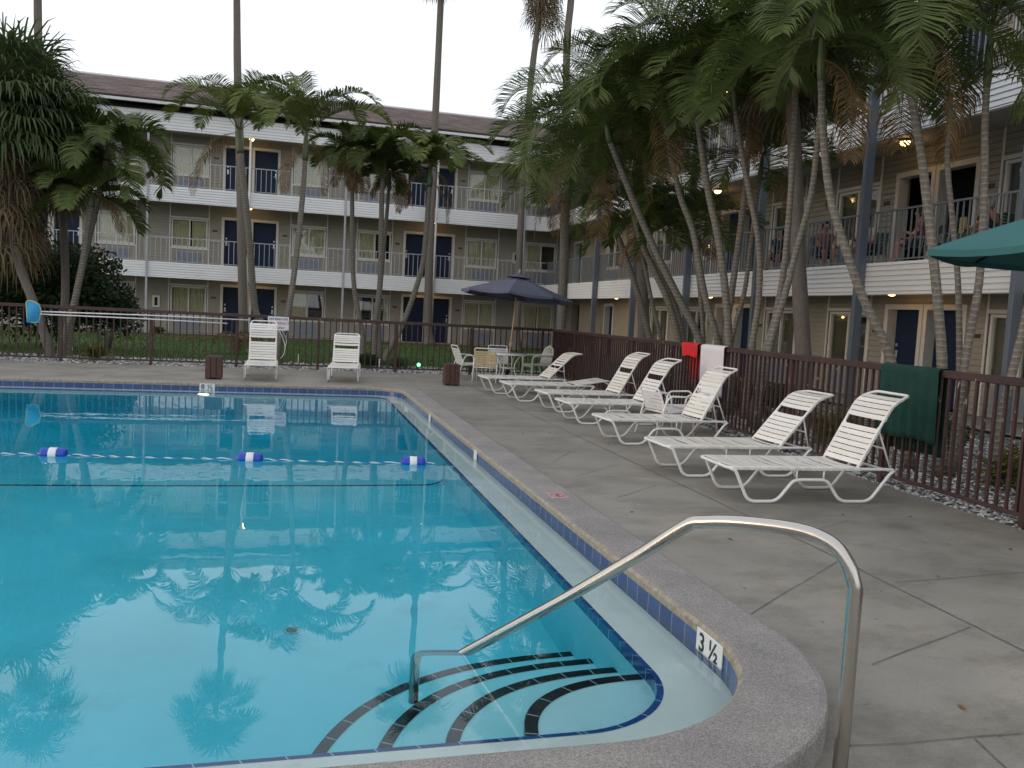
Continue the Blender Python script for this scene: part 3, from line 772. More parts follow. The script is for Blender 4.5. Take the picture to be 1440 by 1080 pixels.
def lounger(loc, rz, ang, label, bl=.80, skip=()):
    t = thing('sun_lounger', label, 'lounger', loc, rz, 'white strap loungers around the pool')
    f = MB()
    f.tube(fillet([(1.60, -LW_, LH-.02), (1.58, -LW_, LH), (.03, -LW_, LH), (.0, -LW_+.03, LH), (0, LW_-.03, LH), (.03, LW_, LH), (1.58, LW_, LH), (1.60, LW_, LH-.02)], .05), .014, 8)
    for x in (.62, 1.22, 1.59): f.tube([(x, -LW_, LH-.022), (x, LW_, LH-.022)], .011, 8)
    f.build('frame', 'white', t)
    for s in (-1, 1):
        y = s*(LW_+.012); g = MB()
        g.tube(fillet([(.012, y*.97, LH), (.06, y, LH-.02), (.19, y, .016), (.46, y, .016), (.60, y, .19), (.66, y, .205), (.88, y, .205), (.94, y, .19), (1.07, y, .016), (1.36, y, .016), (1.55, y, LH-.04), (1.60, y*.97, LH-.01)], .07), .0145, 8)
        g.tube([(.64, y*.98, .205), (.64, y*.98, LH)], .009, 6); g.tube([(.90, y*.98, .205), (.90, y*.98, LH)], .009, 6)
        g.build('leg', 'white', t)
    b = MB(); x = .05; rr = random.Random(hash(label) & 255)
    while x < 1.24: strap(b, x+rr.uniform(-.002, .002), LW_, .016, .0455+rr.uniform(-.002, .001), rr.uniform(.004, .016)); x += .0535
    b.build('seat', 'strap', t, (0, 0, LH))
    # backrest in its own frame, turned about the hinge
    cur = lambda x: 0 if x < bl*.72 else -.55*(x-bl*.72)**2/(bl*.28)
    bk = MB(); x = .05; k = 0
    while x < bl-.075:
        if k not in skip: strap(bk, x, LW_-.02, .014, .045, .006, zf=cur)
        x += .053+(.012 if k in (6, 7) else 0); k += 1
    ba = bk.build('backrest', 'strap', t, (1.24, 0, LH+.005), (0, -R_(ang), 0))
    fr = MB()
    side = [(x_, LW_-.02, cur(x_)) for x_ in [bl*q/10 for q in range(0, 10)]]
    path = side+[(bl, LW_-.05, cur(bl)), (bl, -LW_+.05, cur(bl))]+[(p[0], -p[1], p[2]) for p in side[::-1]]
    fr.tube(fillet(path, .04, 4), .0135, 8); fr.build('backrest_frame', 'white', ba)
    pr = MB(); ca, sa = math.cos(R_(ang)), math.sin(R_(ang)); q = .52*bl if ang > 25 else .45*bl
    for s in (-1, 1):
        y = s*(LW_-.035); hx, hz = 1.24+q*ca-.012*sa, LH+q*sa
        ex, ez = (1.585, LH-.005) if ang > 25 else (1.30, LH-.09)
        pr.tube([(hx, y, hz), (ex, y, ez)], .009, 6)
    pr.tube([((hx+ex)/2, -LW_+.035, (hz+ez)/2), ((hx+ex)/2, LW_-.035, (hz+ez)/2)], .008, 6)
    pr.build('support_bar', 'white', t)
    return t
lounger((3.63, 6.61, 0), R_(-2), 62, 'cream strap lounger nearest the camera, steep back beside the dark green towel', skip=(7,))
lounger((3.56, 7.70, 0), R_(0), 50, 'second cream lounger from the camera, back raised half way', .80, (7,))
lounger((3.70, 9.64, 0), R_(1), 62, 'cream lounger with a steep back in front of the hanging white towel', .80, (6,))
lounger((3.78, 11.42, 0), R_(2), 60, 'steep-backed cream lounger just beyond the pair of armchairs', .82, (7,))
lounger((3.86, 12.75, 0), R_(2), 60, 'upright lounger next beyond the one behind the armchairs, before the flat one', .84, (7,))
lounger((3.64, 14.22, 0), R_(2), 9, 'white lounger lying flat, its back lowered almost level with the seat', .80)
lounger((3.52, 15.45, 0), R_(3), 44, 'farthest lounger of the fence row, back at a low slant near the blue umbrella table', .84, (5,))
lounger((-.50, 16.45, 0), R_(90), 74, 'lounger facing the pool at its far end, below the emergency sign', .86, (7,))
lounger((1.02, 16.5, 0), R_(84), 60, 'lounger facing the pool, standing alone between the bollards on the far deck', .76, (6,))

# ------------------------------------------------------------------ chairs, table
def strap_chair(loc, rz, label, mt='strapwhite', bh=.44, group=None, fm='white'):
    t = thing('strap_armchair', label, 'chair', loc, rz, group); w = .235; sh = .34
    for s in (-1, 1):
        y = s*(w+.02); g = MB()
        g.tube(fillet([(.25, y, .0), (.20, y, .46), (.16, y, .53), (-.16, y, .54), (-.22, y, .44), (-.34, y, .0)], .07), .0125, 8)
        g.build('arm_and_legs', fm, t)
    f = MB(); f.tube(fillet([(.22, -w, sh), (.22, w, sh)], .03), .012, 8)
    for s in (-1, 1): f.tube([(.22, s*w, sh), (-.2, s*w, sh-.02)], .012, 8); f.tube([(.05, s*w, sh-.01), (.05, s*(w+.02), .53)], .008, 6) if False else None
    f.tube([(-.2, -w-.02, sh-.02), (-.2, w+.02, sh-.02)], .012, 8); f.tube([(.22, -w-.02, sh), (.22, w+.02, sh)], .012, 8)
    f.build('frame', fm, t)
    b = MB(); x = -.16
    while x < .21: strap(b, x, w, .012, .046); x += .053
    b.build('seat', mt, t, (0, 0, sh))
    bk = MB(); x = .04; k = 0
    while x < bh-.03: strap(bk, x, w-.01, .012, .045, .005); x += .053; k += 1
    ba = bk.build('backrest', mt, t, (-.2, 0, sh-.01), (0, -R_(112), 0))
    fr = MB(); fr.tube(fillet([(0, w-.01, 0), (bh, w-.01, 0), (bh, -w+.01, 0), (0, -w+.01, 0)], .05), .012, 8); fr.build('backrest_frame', fm, ba)
    return t
strap_chair((4.92, 10.28, 0), R_(8), 'low white armchair turned toward the fence, back to the pool', bh=.32)
strap_chair((5.38, 10.62, 0), R_(184), 'white armchair facing the pool, behind the lounger in front of the white towel')
strap_chair((3.92, 18.55, 0), R_(8), 'grey-white armchair seen from the side at the left of the umbrella table')
strap_chair((4.18, 17.86, 0), R_(68), 'tan strap armchair with its back to the pool at the umbrella table', 'straptan')
strap_chair((4.75, 19.05, 0), R_(-95), 'pale armchair half hidden behind the round table, by the far fence')
def plastic_chair(loc, rz, label):
    t = thing('plastic_armchair', label, 'chair', loc, rz); sh = .37
    s = MB(); s.bbox(-.22, .23, -.23, .23, sh-.03, sh, .012); s.bbox(.19, .235, -.22, .22, sh-.07, sh-.032, .01); s.build('seat', 'plastic', t)
    b = MB()
    for k in range(-3, 4):
        y0 = k*.064; b.tube([(-.22, y0, sh-.02), (-.27, y0*1.06, sh+.2), (-.33, y0*1.02, sh+.40-.012*k*k)], [.02, .024, .02], 6)
    b.tube([(-.24, -.24, sh), (-.30, -.245, sh+.25), (-.33, -.19, sh+.36), (-.345, 0, sh+.43), (-.33, .19, sh+.36), (-.30, .245, sh+.25), (-.24, .24, sh)], .024, 8)
    b.build('backrest', 'plastic', t)
    for y in (-1, 1):
        a = MB(); a.tube(smooth_path([(.21, y*.245, sh-.04), (.22, y*.26, sh+.10), (.17, y*.265, sh+.19), (-.05, y*.26, sh+.20), (-.29, y*.25, sh+.21)], 4), .024, 8); a.build('armrest', 'plastic', t)
        for x, dx in ((.2, .05), (-.22, -.07)):
            l = MB(); l.tube([(x+dx, y*.27, 0), (x, y*.235, sh-.01)], [.022, .034], 8); l.build('leg', 'plastic', t)
    return t
plastic_chair((5.55, 18.75, 0), R_(190), 'moulded plastic armchair right of the umbrella table, near the fence corner')
TX, TY = 4.76, 18.3
t = thing('patio_table', 'round glass topped patio table on curved legs holding the blue umbrella', 'table', (TX, TY, 0))
b = MB(); b.lathe([(.42, .595), (.43, .605), (.43, .615), (.42, .622)], 28); b.build('tabletop', 'tableglass', t)
b = MB(); b.tube([(.425*math.cos(a*.2244), .425*math.sin(a*.2244), .60) for a in range(28)], .016, 6, closed=True); b.build('rim', 'white', t)
for k in range(4):
    a = R_(45+90*k); c_, s_ = math.cos(a), math.sin(a); l = MB()
    l.tube(smooth_path([(.34*c_, .34*s_, 0), (.22*c_, .22*s_, .14), (.17*c_, .17*s_, .32), (.24*c_, .24*s_, .50), (.36*c_, .36*s_, .595)], 4), .014, 7); l.build('leg', 'white', t)
b = MB(); b.lathe([(.19, .28), (.20, .29), (.19, .30)], 18); b.build('lower_shelf', 'white', t)

# ------------------------------------------------------------------ umbrellas
def umbrella(name, label, loc, rot, n, rad, zr, za, canvas, pole, phase, vent=True, base=True, sagf=.06):
    t = thing(name, label, 'umbrella', loc); t.rotation_euler = rot
    c = MB(); rings = 7
    def pt(a, q, sag):
        r_ = rad*q; z = za-(za-zr)*(q**1.12) - sag
        return (r_*math.cos(a), r_*math.sin(a), z)
    m_ = 6; q0 = .13 if vent else .02
    for lay in (0, .006):
        for k in range(n):
            a0 = phase+2*math.pi*k/n; a1 = phase+2*math.pi*(k+1)/n; vs = []
            for i in range(rings+1):
                q = q0+(1-q0)*i/rings
                for j in range(m_+1):
                    f = j/m_; p0 = Vector(pt(a0, q, 0)); p1 = Vector(pt(a1, q, 0)); p = p0.lerp(p1, f)
                    w_ = 4*f*(1-f); p.z -= sagf*w_*q*.5; 
                    if i == rings: p = p*(1-.02*w_)+Vector((0, 0, p.z*.02*w_))
                    p.z -= lay; vs.append(p)
            fs = [(i*(m_+1)+j, i*(m_+1)+j+1, (i+1)*(m_+1)+j+1, (i+1)*(m_+1)+j) for i in range(rings) for j in range(m_)]
            c.add(vs, fs, True)
            e = rings*(m_+1)
            if lay == 0:                            # short hem
                c.add([vs[e+j] for j in range(m_+1)]+[Vector(vs[e+j])-Vector((0, 0, .05)) for j in range(m_+1)], [(j, j+1, m_+2+j, m_+1+j) for j in range(m_)])
    ca = c.build('canopy', canvas, t)
    if vent:
        v = MB(); vs = [(0, 0, za+.09)]
        for k in range(n):
            a = phase+2*math.pi*k/n; vs.append((rad*.22*math.cos(a), rad*.22*math.sin(a), za-(za-zr)*(.2**1.12)+.045))
        v.add(vs, [(0, 1+k, 1+(k+1) % n) for k in range(n)]); v.build('vent', canvas, ca)
    p = MB(); p.tube([(0, 0, .02), (0, 0, za+.06)], .019, 10); p.build('pole', pole, t)
    p = MB(); p.lathe([(.012, za+.05), (.03, za+.10), (.032, za+.13), (.01, za+.17)], 10); p.build('finial', pole, t)
    for k in range(n):
        a = phase+2*math.pi*k/n; r = MB(); q = Vector(pt(a, .985, .02)); q1 = Vector(pt(a, .5, .02))
        r.tube([(0.02*math.cos(a), .02*math.sin(a), za-.03), q1, q], .008, 6); r.tube([q1, (.03*math.cos(a), .03*math.sin(a), zr-.05)], .007, 6); r.build('rib', pole if pole != 'tanpole' else 'darkmetal', t)
    if base:
        p = MB(); p.lathe([(.20, 0), (.20, .03), (.17, .07), (.05, .09), (.035, .25)], 20); p.build('base', 'darkmetal', t)
    h = MB(); h.bbox(-.03, .03, -.04, .03, .78, .88, .006); h.tube([(0, -.04, .84), (0, -.09, .84), (.05, -.09, .84)], .007, 6); h.build('crank', pole, t)
    return t
umbrella('patio_umbrella', 'navy blue umbrella slightly tilted over the round table', (TX-.02, TY, 0), (R_(-1), R_(4.6), 0), 8, 1.27, 1.93, 2.34, 'canvasblue', 'tanpole', R_(22.5), base=True)
umbrella('patio_umbrella', 'teal green umbrella reaching in from the right edge above the fence', (5.62, 4.885, 0), (0, 0, 0), 6, 1.12, 2.15, 2.55, 'canvasgreen', 'darkmetal', R_(150.5-60), vent=False)

# ------------------------------------------------------------------ bollards, towels, signs and small things
def bollard(x, y, label):
    t = thing('wooden_bollard', label, 'bollard', (x, y, 0), 0, 'low plank bollards on the far deck')
    b = MB()
    for k in range(3):
        for s in (-1, 1):
            b.bbox(-.15+k*.1+.003, -.05+k*.1-.003, s*.13-.02, s*.13+.02, random.uniform(.01, .035), .42, .004)
            b.bbox(s*.13-.02, s*.13+.02, -.108+k*.072+.003, -.036+k*.072-.003, random.uniform(.01, .035), .42, .004)
    b.build('planks', 'bollard', t)
    c = MB(); c.bbox(-.13, .13, -.11, .11, .40, .435, .006); c.build('cap', 'bollard', t)
    c = MB(); c.bbox(-.12, .12, -.1, .1, 0, .4, .004); c.build('core', 'dark', t)
    return t
bollard(-1.34, 16.7, 'brown plank bollard standing behind the 8 ½ depth marker')
bollard(3.20, 16.8, 'brown plank bollard at the pool corner, left of the tan armchair')

def hang(name, label, cat, y0, y1, zf, zbk, mt, ruff=.02, folds=6, seed=1, taper=0):
    rr = random.Random(seed); ym = (y0+y1)/2; xm = fx(ym); L = abs(y1-y0); n = 40
    prof = []
    for k in range(13): prof.append((-.046-.002*k, 1.185-(1.185-zf)*(12-k)/12 if False else zf+(1.175-zf)*k/12))
    prof += [(-.04, 1.196), (0, 1.203), (.04, 1.196)]
    for k in range(12): prof.append((.048, 1.175-(1.175-zbk)*k/11))
    b = MB(); vs = []
    ph = rr.uniform(0, 6)
    for lay in (0, 1):
        for i, (px_, pz) in enumerate(prof):
            h_ = max(0., min(1., (1.17-pz)/.5)); wv = ruff*h_
            s_ = -1 if px_ < 0 else 1
            for k in range(n+1):
                f = k/n; yy = y0+(y1-y0)*(.5+(f-.5)*(1-taper*h_))
                w_ = .5+.5*math.sin(f*folds*6.28+ph)+.3*math.sin(f*folds*2.7+ph*2)
                x_ = fx(yy)+px_+s_*wv*w_+(0.004*s_ if lay else 0)
                zz = pz+(.012*math.sin(f*7+ph) if i in (0, len(prof)-1) else 0)
                vs.append((x_-xm, yy-ym, zz))
    N = len(prof)
    for lay in (0, 1):
        o = lay*N*(n+1); b.add([], [])
    fs = [(l*N*(n+1)+i*(n+1)+k, l*N*(n+1)+i*(n+1)+k+1, l*N*(n+1)+(i+1)*(n+1)+k+1, l*N*(n+1)+(i+1)*(n+1)+k) for l in (0, 1) for i in range(N-1) for k in range(n)]
    for e in (0, N-1): fs += [(e*(n+1)+k, e*(n+1)+k+1, N*(n+1)+e*(n+1)+k+1, N*(n+1)+e*(n+1)+k) for k in range(n)]
    b.add(vs, fs, True)
    return tag(b.build(name, mt, None, (xm, ym, 0)), label, cat)
hang('towel', 'dark green towel draped over the fence behind the nearest lounger', 'towel', 6.48, 7.30, .50, .36, 'towelgreen', .034, 6, 2)
hang('towel', 'white towel hung over the fence behind a lounger', 'towel', 10.72, 11.46, .46, .42, 'towelwhite', .008, 3, 4)
hang('swim_shorts', 'bright red swim shorts hung on the fence left of the white towel', 'shorts', 11.58, 12.16, .99, .64, 'red', .035, 7, 5, .3)

def emergency_sign():
    x0, x1, z0, z1 = -.47, -.01, .86, 1.17; cx, cz = (x0+x1)/2, (z0+z1)/2
    t = thing('safety_sign', 'white sign on the far fence reading LIFE RING FOR EMERGENCY USE ONLY', 'sign', (cx, YF-.055, cz))
    b = MB(); b.bbox(x0-cx, x1-cx, -.004, .004, z0-cz, z1-cz, .002); b.build('board', 'signwhite', t)
    for s in (-1, 1):
        k = MB(); k.sphere((s*.2, -.006, .135), .007, 5); k.sphere((s*.2, -.006, -.135), .007, 5); k.build('bolt', 'ink', t)
    for txt, sz, zz, mt in (('LIFE RING FOR', .062, .095, 'ink'), ('EMERGENCY', .083, .0, 'inkred'), ('USE ONLY', .062, -.10, 'ink')):
        me = text_mesh(txt, sz); me.materials.append(M[mt]); o = bpy.data.objects.new('lettering', me); COL.objects.link(o); o.parent = t
        o.location = (0, -.006, zz); o.rotation_euler = (R_(90), 0, 0)
emergency_sign()
b = MB(); b.tube(smooth_path([(-.22, YF-.05, .86), (-.14, YF-.06, .70), (-.08, YF-.06, .50), (-.10, YF-.05, .33), (-.17, YF-.05, .22)], 5), .008, 6)
b.tube(smooth_path([(-.16, YF-.05, .86), (-.10, YF-.05, .76), (-.05, YF-.05, .62), (-.08, YF-.05, .48)], 5), .007, 6)
tag(b.build('rope', 'pole'), 'white rope dangling from the emergency sign', 'rope')
# skimmer net and poles on the far fence
t = thing('skimmer_net', 'blue skimmer net with its white pole hung along the far fence', 'pool net', (-5.1, YF-.08, 0))
b = MB(); rim = fillet([(0.02, 0, 1.00), (-.02, 0, .82), (-.14, 0, .79), (-.24, 0, .86), (-.26, 0, 1.26), (-.10, 0, 1.25), (.0, 0, 1.16), (.03, 0, 1.04)], .06)
b.tube(rim, .012, 6, closed=True); b.build('rim', 'netrim', t)
b = MB(); vs = []
for k in range(9):
    for j in range(7):
        u_ = -.25+.26*j/6; z_ = .80+.44*k/8-(.0 if j < 4 else .015*(j-3))*(1 if k > 5 else 0); vs.append((u_, -.07*math.sin(math.pi*k/8)*math.sin(math.pi*j/6)-.004, z_))
b.add(vs, [(k*7+j, k*7+j+1, (k+1)*7+j+1, (k+1)*7+j) for k in range(8) for j in range(6)], True); b.build('net', 'netblue', t)
b = MB(); b.tube([(.02, -.01, 1.04), (2.1, -.012, 1.065), (4.25, -.01, 1.06)], .014, 8); b.build('pole', 'pole', t)
b = MB(); b.tube([(-5.08, YF-.10, .985), (-3, YF-.10, .985), (-1.33, YF-.10, .965)], .014, 8)
tag(b.build('spare_pole', 'pole'), 'shorter white pole hung below the skimmer pole on the far fence', 'pole')
# depth markers and no-diving tile
def marker(label, loc, rz, w, h, txt=None, ts=.09):
    t = thing('depth_marker', label, 'depth marker', loc, rz)
    b = MB(); b.bbox(-w/2, w/2, -.004, .003, -h/2, h/2, .0015); b.build('tile_face', 'tilewhite', t)
    if txt:
        me = text_mesh(txt, ts); me.materials.append(M['ink']); o = bpy.data.objects.new('lettering', me); COL.objects.link(o); o.parent = t
        o.location = (0, -.0055, .0); o.rotation_euler = (R_(90), 0, 0)
marker('white depth tile reading 8 ½ on the far pool edge', (-1.33, 15.262, -.02), 0, .25, .125, '8 ½', .125)
marker('white depth tile reading 3 ½ in the near pool corner', (1.962, 3.49, -.03), R_(-90-1), .26, .125, '3 ½', .125)
marker('small white depth tile on the long pool edge nearer the camera', (1.962, 8.72, -.03), R_(-90), .14, .12)
marker('small white depth tile on the long pool edge toward the far corner', (1.962, 11.78, -.03), R_(-90), .14, .12)
t = thing('no_diving_tile', 'faded pink no diving tile set in the coping', 'tile', (2.13, 6.39, .058), R_(90))
b = MB(); b.bbox(-.1, .1, -.075, .075, -.002, .003, .0012); b.build('tile_face', 'tilepink', t)
b = MB(); b.tube([(.055*math.cos(k*.349), .055*math.sin(k*.349), .0035) for k in range(18)], .004, 5, closed=True); b.tube([(-.04, .04, .0035), (.04, -.04, .0035)], .004, 5)
b.build('ban_symbol', 'inkred', t)
b = MB(); b.tube([(-.045, -.01, .0035), (.0, .012, .0035), (.04, -.008, .0035)], .004, 5); b.build('diver_figure', 'ink', t)
# lane rope
fl = [(-2.14, 8.82), (-.335, 8.62), (1.26, 8.46)]
for (x, y), lb in zip(fl, ('leftmost blue and white float on the pool rope', 'middle blue and white float on the pool rope', 'blue and white float at the right end of the pool rope')):
    t = thing('rope_float', lb, 'float', (x, y, ZW+.012), math.atan2(-.2, 1.8), 'floats on the pool rope')
    r = .062; L = .115
    b = MB(); P = [(.02, -L-.008), (.045, -L), (.058, -L+.012), (r, -L+.03), (r, L-.03), (.058, L-.012), (.045, L), (.02, L+.008)]
    b.lathe(P, 18); b.v = [(z, y_, -x_) for x_, y_, z in b.v]; b.build('float_body', 'floatblue', t)
    b = MB(); b.lathe([(r+.0005, -.036), (r+.003, -.033), (r+.003, .033), (r+.0005, .036)], 18); b.v = [(z, y_, -x_) for x_, y_, z in b.v]; b.build('float_band', 'floatwhite', t)
RP = [(-7.7, 9.4, ZW+.004)]
xs = [-5.5, -4, -2.9, -2.4, -2.14, -1.88, -1.5, -1.2, -.9, -.55, -.335, -.1, .2, .5, .8, 1.05, 1.26, 1.5]
for x in xs:
    near = min(abs(x-q[0]) for q in fl); RP.append((x, 8.82-(x+2.14)*.106, ZW+(.008 if near < .3 else -.002)))
rp = smooth_path(RP, 6); tw = [MB(), MB()]; L = 0
dense = []
for p, q in zip(rp, rp[1:]):
    m_ = max(1, int((q-p).length/.02))
    for k in range(m_): dense.append(p.lerp(q, k/m_))
for s in (0, 1):
    tw[s].tube([p+Vector((0, .008*math.cos(i*.9+math.pi*s), .008*math.sin(i*.9+math.pi*s)*.7)) for i, p in enumerate(dense)], .0055, 5)
t = thing('lane_rope', 'twisted blue and white rope strung across the pool through the floats', 'rope', (0, 0, 0))
tw[0].build('white_strand', 'floatwhite', t); tw[1].build('blue_strand', 'ropeblue', t)
# handrail
rail = [(1.82, 2.32, -.10), (1.82, 2.32, .66), (1.80, 2.345, .74), (1.765, 2.395, .795), (1.70, 2.49, .815), (1.58, 2.65, .80), (1.50, 2.76, .775), (1.455, 2.825, .745), (1.35, 2.97, .60), (1.16, 3.24, .345), (.83, 3.70, -.07), (.70, 3.88, -.24), (.66, 3.935, -.30), (.645, 3.96, -.36), (.64, 3.965, -.46), (.64, 3.965, -.86)]
P = [Vector(p) for p in rail]; path = [P[0], P[0].lerp(P[1], .5)]
path += smooth_path(P[1:9], 5)+[P[9], P[10]]+smooth_path(P[11:15], 4)+[P[15]]
b = MB(); b.tube(path, .0245, 18); t = thing('handrail', 'polished steel handrail bending from the deck down onto the pool steps', 'handrail', (1.82, 2.32, 0))
o = b.build('rail_tube', 'chrome', t, (-1.82, -2.32, 0))
b = MB(); b.lathe([(.055, -.09), (.055, -.078), (.03, -.066)], 20); b.build('flange', 'chrome', t)
# drain and pool lamp
t = thing('floor_drain', 'round drain on the shallow pool floor', 'drain', (.07, 5.3, floor_z(0, 5.3)))
b = MB(); b.lathe([(.055, 0), (.055, .010), (.038, .012)], 20); b.build('ring', 'plastic', t)
b = MB(); b.lathe([(.037, .0), (.037, .013)], 16); b.build('grate', 'acgrey', t)
t = thing('pool_lamp', 'lit underwater lamp on the far pool wall below the 8 ½ tile', 'lamp', (-1.36, 14.99, -.42))
b = MB(); b.lathe([(.12, 0), (.12, .02), (.095, .03)], 20); b.v = [(x, -z, y) for x, y, z in b.v]; b.build('lamp_ring', 'metalhandle', t)
b = MB(); b.lathe([(.094, .012), (.09, .034), (.04, .045)], 18); b.v = [(x, -z, y) for x, y, z in b.v]; b.build('lens', 'poollamp', t)
# garden lamp and stakes on the gravel
def stake(x, y, h, lb):
    b = MB(); b.tube([(0, 0, -.05), (0, 0, h)], .016, 6); b.lathe([(.022, h), (.022, h+.015), (.008, h+.025)], 8)
    tag(b.build('marker_stake', 'pole', None, (x, y, 0)), lb, 'stake', 'white stakes by the far fence')
p = gp(418, 502); stake(p.x, 20.7, .27, 'white stake in the gravel left of the lone far lounger')
p = gp(500, 506); stake(1.55, 20.8, .2, 'short white stake behind the lone far lounger')
stake(2.15, 20.7, .22, 'white stake in front of the thin leaning palm')
p = gp(601, 512)
t = thing('garden_light', 'small glowing green garden light on the gravel behind the far fence', 'lamp', (3.12, 20.75, 0))
b = MB(); b.tube([(0, 0, -.05), (0, 0, .10)], .012, 6); b.build('stem', 'darkmetal', t)
b = MB(); b.sphere((0, -.01, .13), .045, 8); b.build('lens', 'greenlamp', t)

# ------------------------------------------------------------------ palms
UP = Vector((0, 0, 1))
def frond(b, base, az, el, L, droop, rnd, nl=46, ll=.52, vee=.45, wid=.030, hang_=.75, mi=0, rach=.012):
    """pinnate frond: rachis plus two rows of folded, drooping leaflets"""
    h = Vector((math.cos(az), math.sin(az), 0)); side = Vector((-h.y, h.x, 0)); tw_ = rnd.uniform(-.35, .35)
    pts = []; p = Vector(base); e = el; N = 14; dl = L/N; dirs = []
    for i in range(N+1):
        d = h*math.cos(e)+UP*math.sin(e); pts.append(p.copy()); dirs.append(d)
        p = p+d*dl; e -= droop/N*(.35+1.3*i/N)
        e = max(e, -1.5)
    b.tube(pts, [rach*(1.15-i/N) for i in range(N+1)], 4, mi, cap=False)
    for k in range(nl):
        t_ = .16+.84*(k/(nl-1)); f = t_*N; i = min(N-1, int(f)); q = pts[i].lerp(pts[i+1], f-i); d = dirs[i]
        nrm = side.cross(d)
        nrm = nrm if nrm.z > -.2 else -nrm
        prof_ = (math.sin(math.pi*min(1, (t_-.05)*.62+.22)))**.8*(1.0 if t_ < .85 else 1-(t_-.85)*3.2)
        l0 = ll*prof_
        for s in (-1, 1):
            if rnd.random() < .04: continue
            fw = .25+.75*t_+rnd.uniform(-.12, .12)
            a = side*s*(1+.12*tw_)+d*fw+nrm*(vee+tw_*s*.5+rnd.uniform(-.12, .12)); a.normalize()
            l1 = l0*rnd.uniform(.85, 1.1); m1 = q+a*l1*.6; a2 = (a-UP*hang_*rnd.uniform(.5, 1.5)).normalized(); m2 = m1+a2*l1*.45
            wv = a.cross(nrm); wv = (d-a*d.dot(a)).normalized()*wid*.5
            b.add([q-wv*.6, q+wv*.6, m1+wv, m1-wv, m2], [(0, 1, 2, 3), (3, 2, 4)], False, mi)
def fan_leaf(b, base, az, el, L, rnd, R=.75, seg=30, mi=0, hang_=.5, fold=.25, wid=.045):
    h = Vector((math.cos(az), math.sin(az), 0)); d = h*math.cos(el)+UP*math.sin(el); side = Vector((-h.y, h.x, 0)); nrm = side.cross(d)
    nrm = nrm if nrm.dot(UP) > 0 or el < -.8 else -nrm
    q = Vector(base)+d*L-UP*.05*L; b.tube([base, Vector(base)+d*L*.5, q], [.014, .011, .008], 4, mi, cap=False)
    for k in range(seg):
        a = R_(-125+250*k/(seg-1)+rnd.uniform(-3, 3))
        v = d*math.cos(a)+side*math.sin(a)+nrm*(fold*abs(math.sin(a))); v.normalize()
        l1 = R*(.72+.28*math.cos(a*.7))*rnd.uniform(.85, 1.1)
        m1 = q+v*l1*.6; v2 = (v-UP*hang_*rnd.uniform(.5, 1.4)).normalized(); m2 = m1+v2*l1*.28; v3 = (v2-UP*hang_*rnd.uniform(.6, 1.8)).normalized(); m3 = m2+v3*l1*.22
        w = v.cross(nrm); w = w.normalized()*wid*.5 if w.length > 1e-4 else side*wid*.5
        b.add([q, m1-w, m1+w, m2+w*.6, m2-w*.6, m3], [(0, 1, 2), (1, 4, 3, 2), (4, 5, 3)], False, mi)
def trunk_pts(px, D):
    P = [at(x, y, D) for x, y in px]
    if P[0].z > .05:
        d = (P[0]-P[1]).normalized(); d = (d+Vector((0, 0, -.9))).normalized(); k = P[0].z/(-d.z); P.insert(0, P[0]+d*(k+.02))
    else: P[0].z = -.03
    return smooth_path(P, 5)
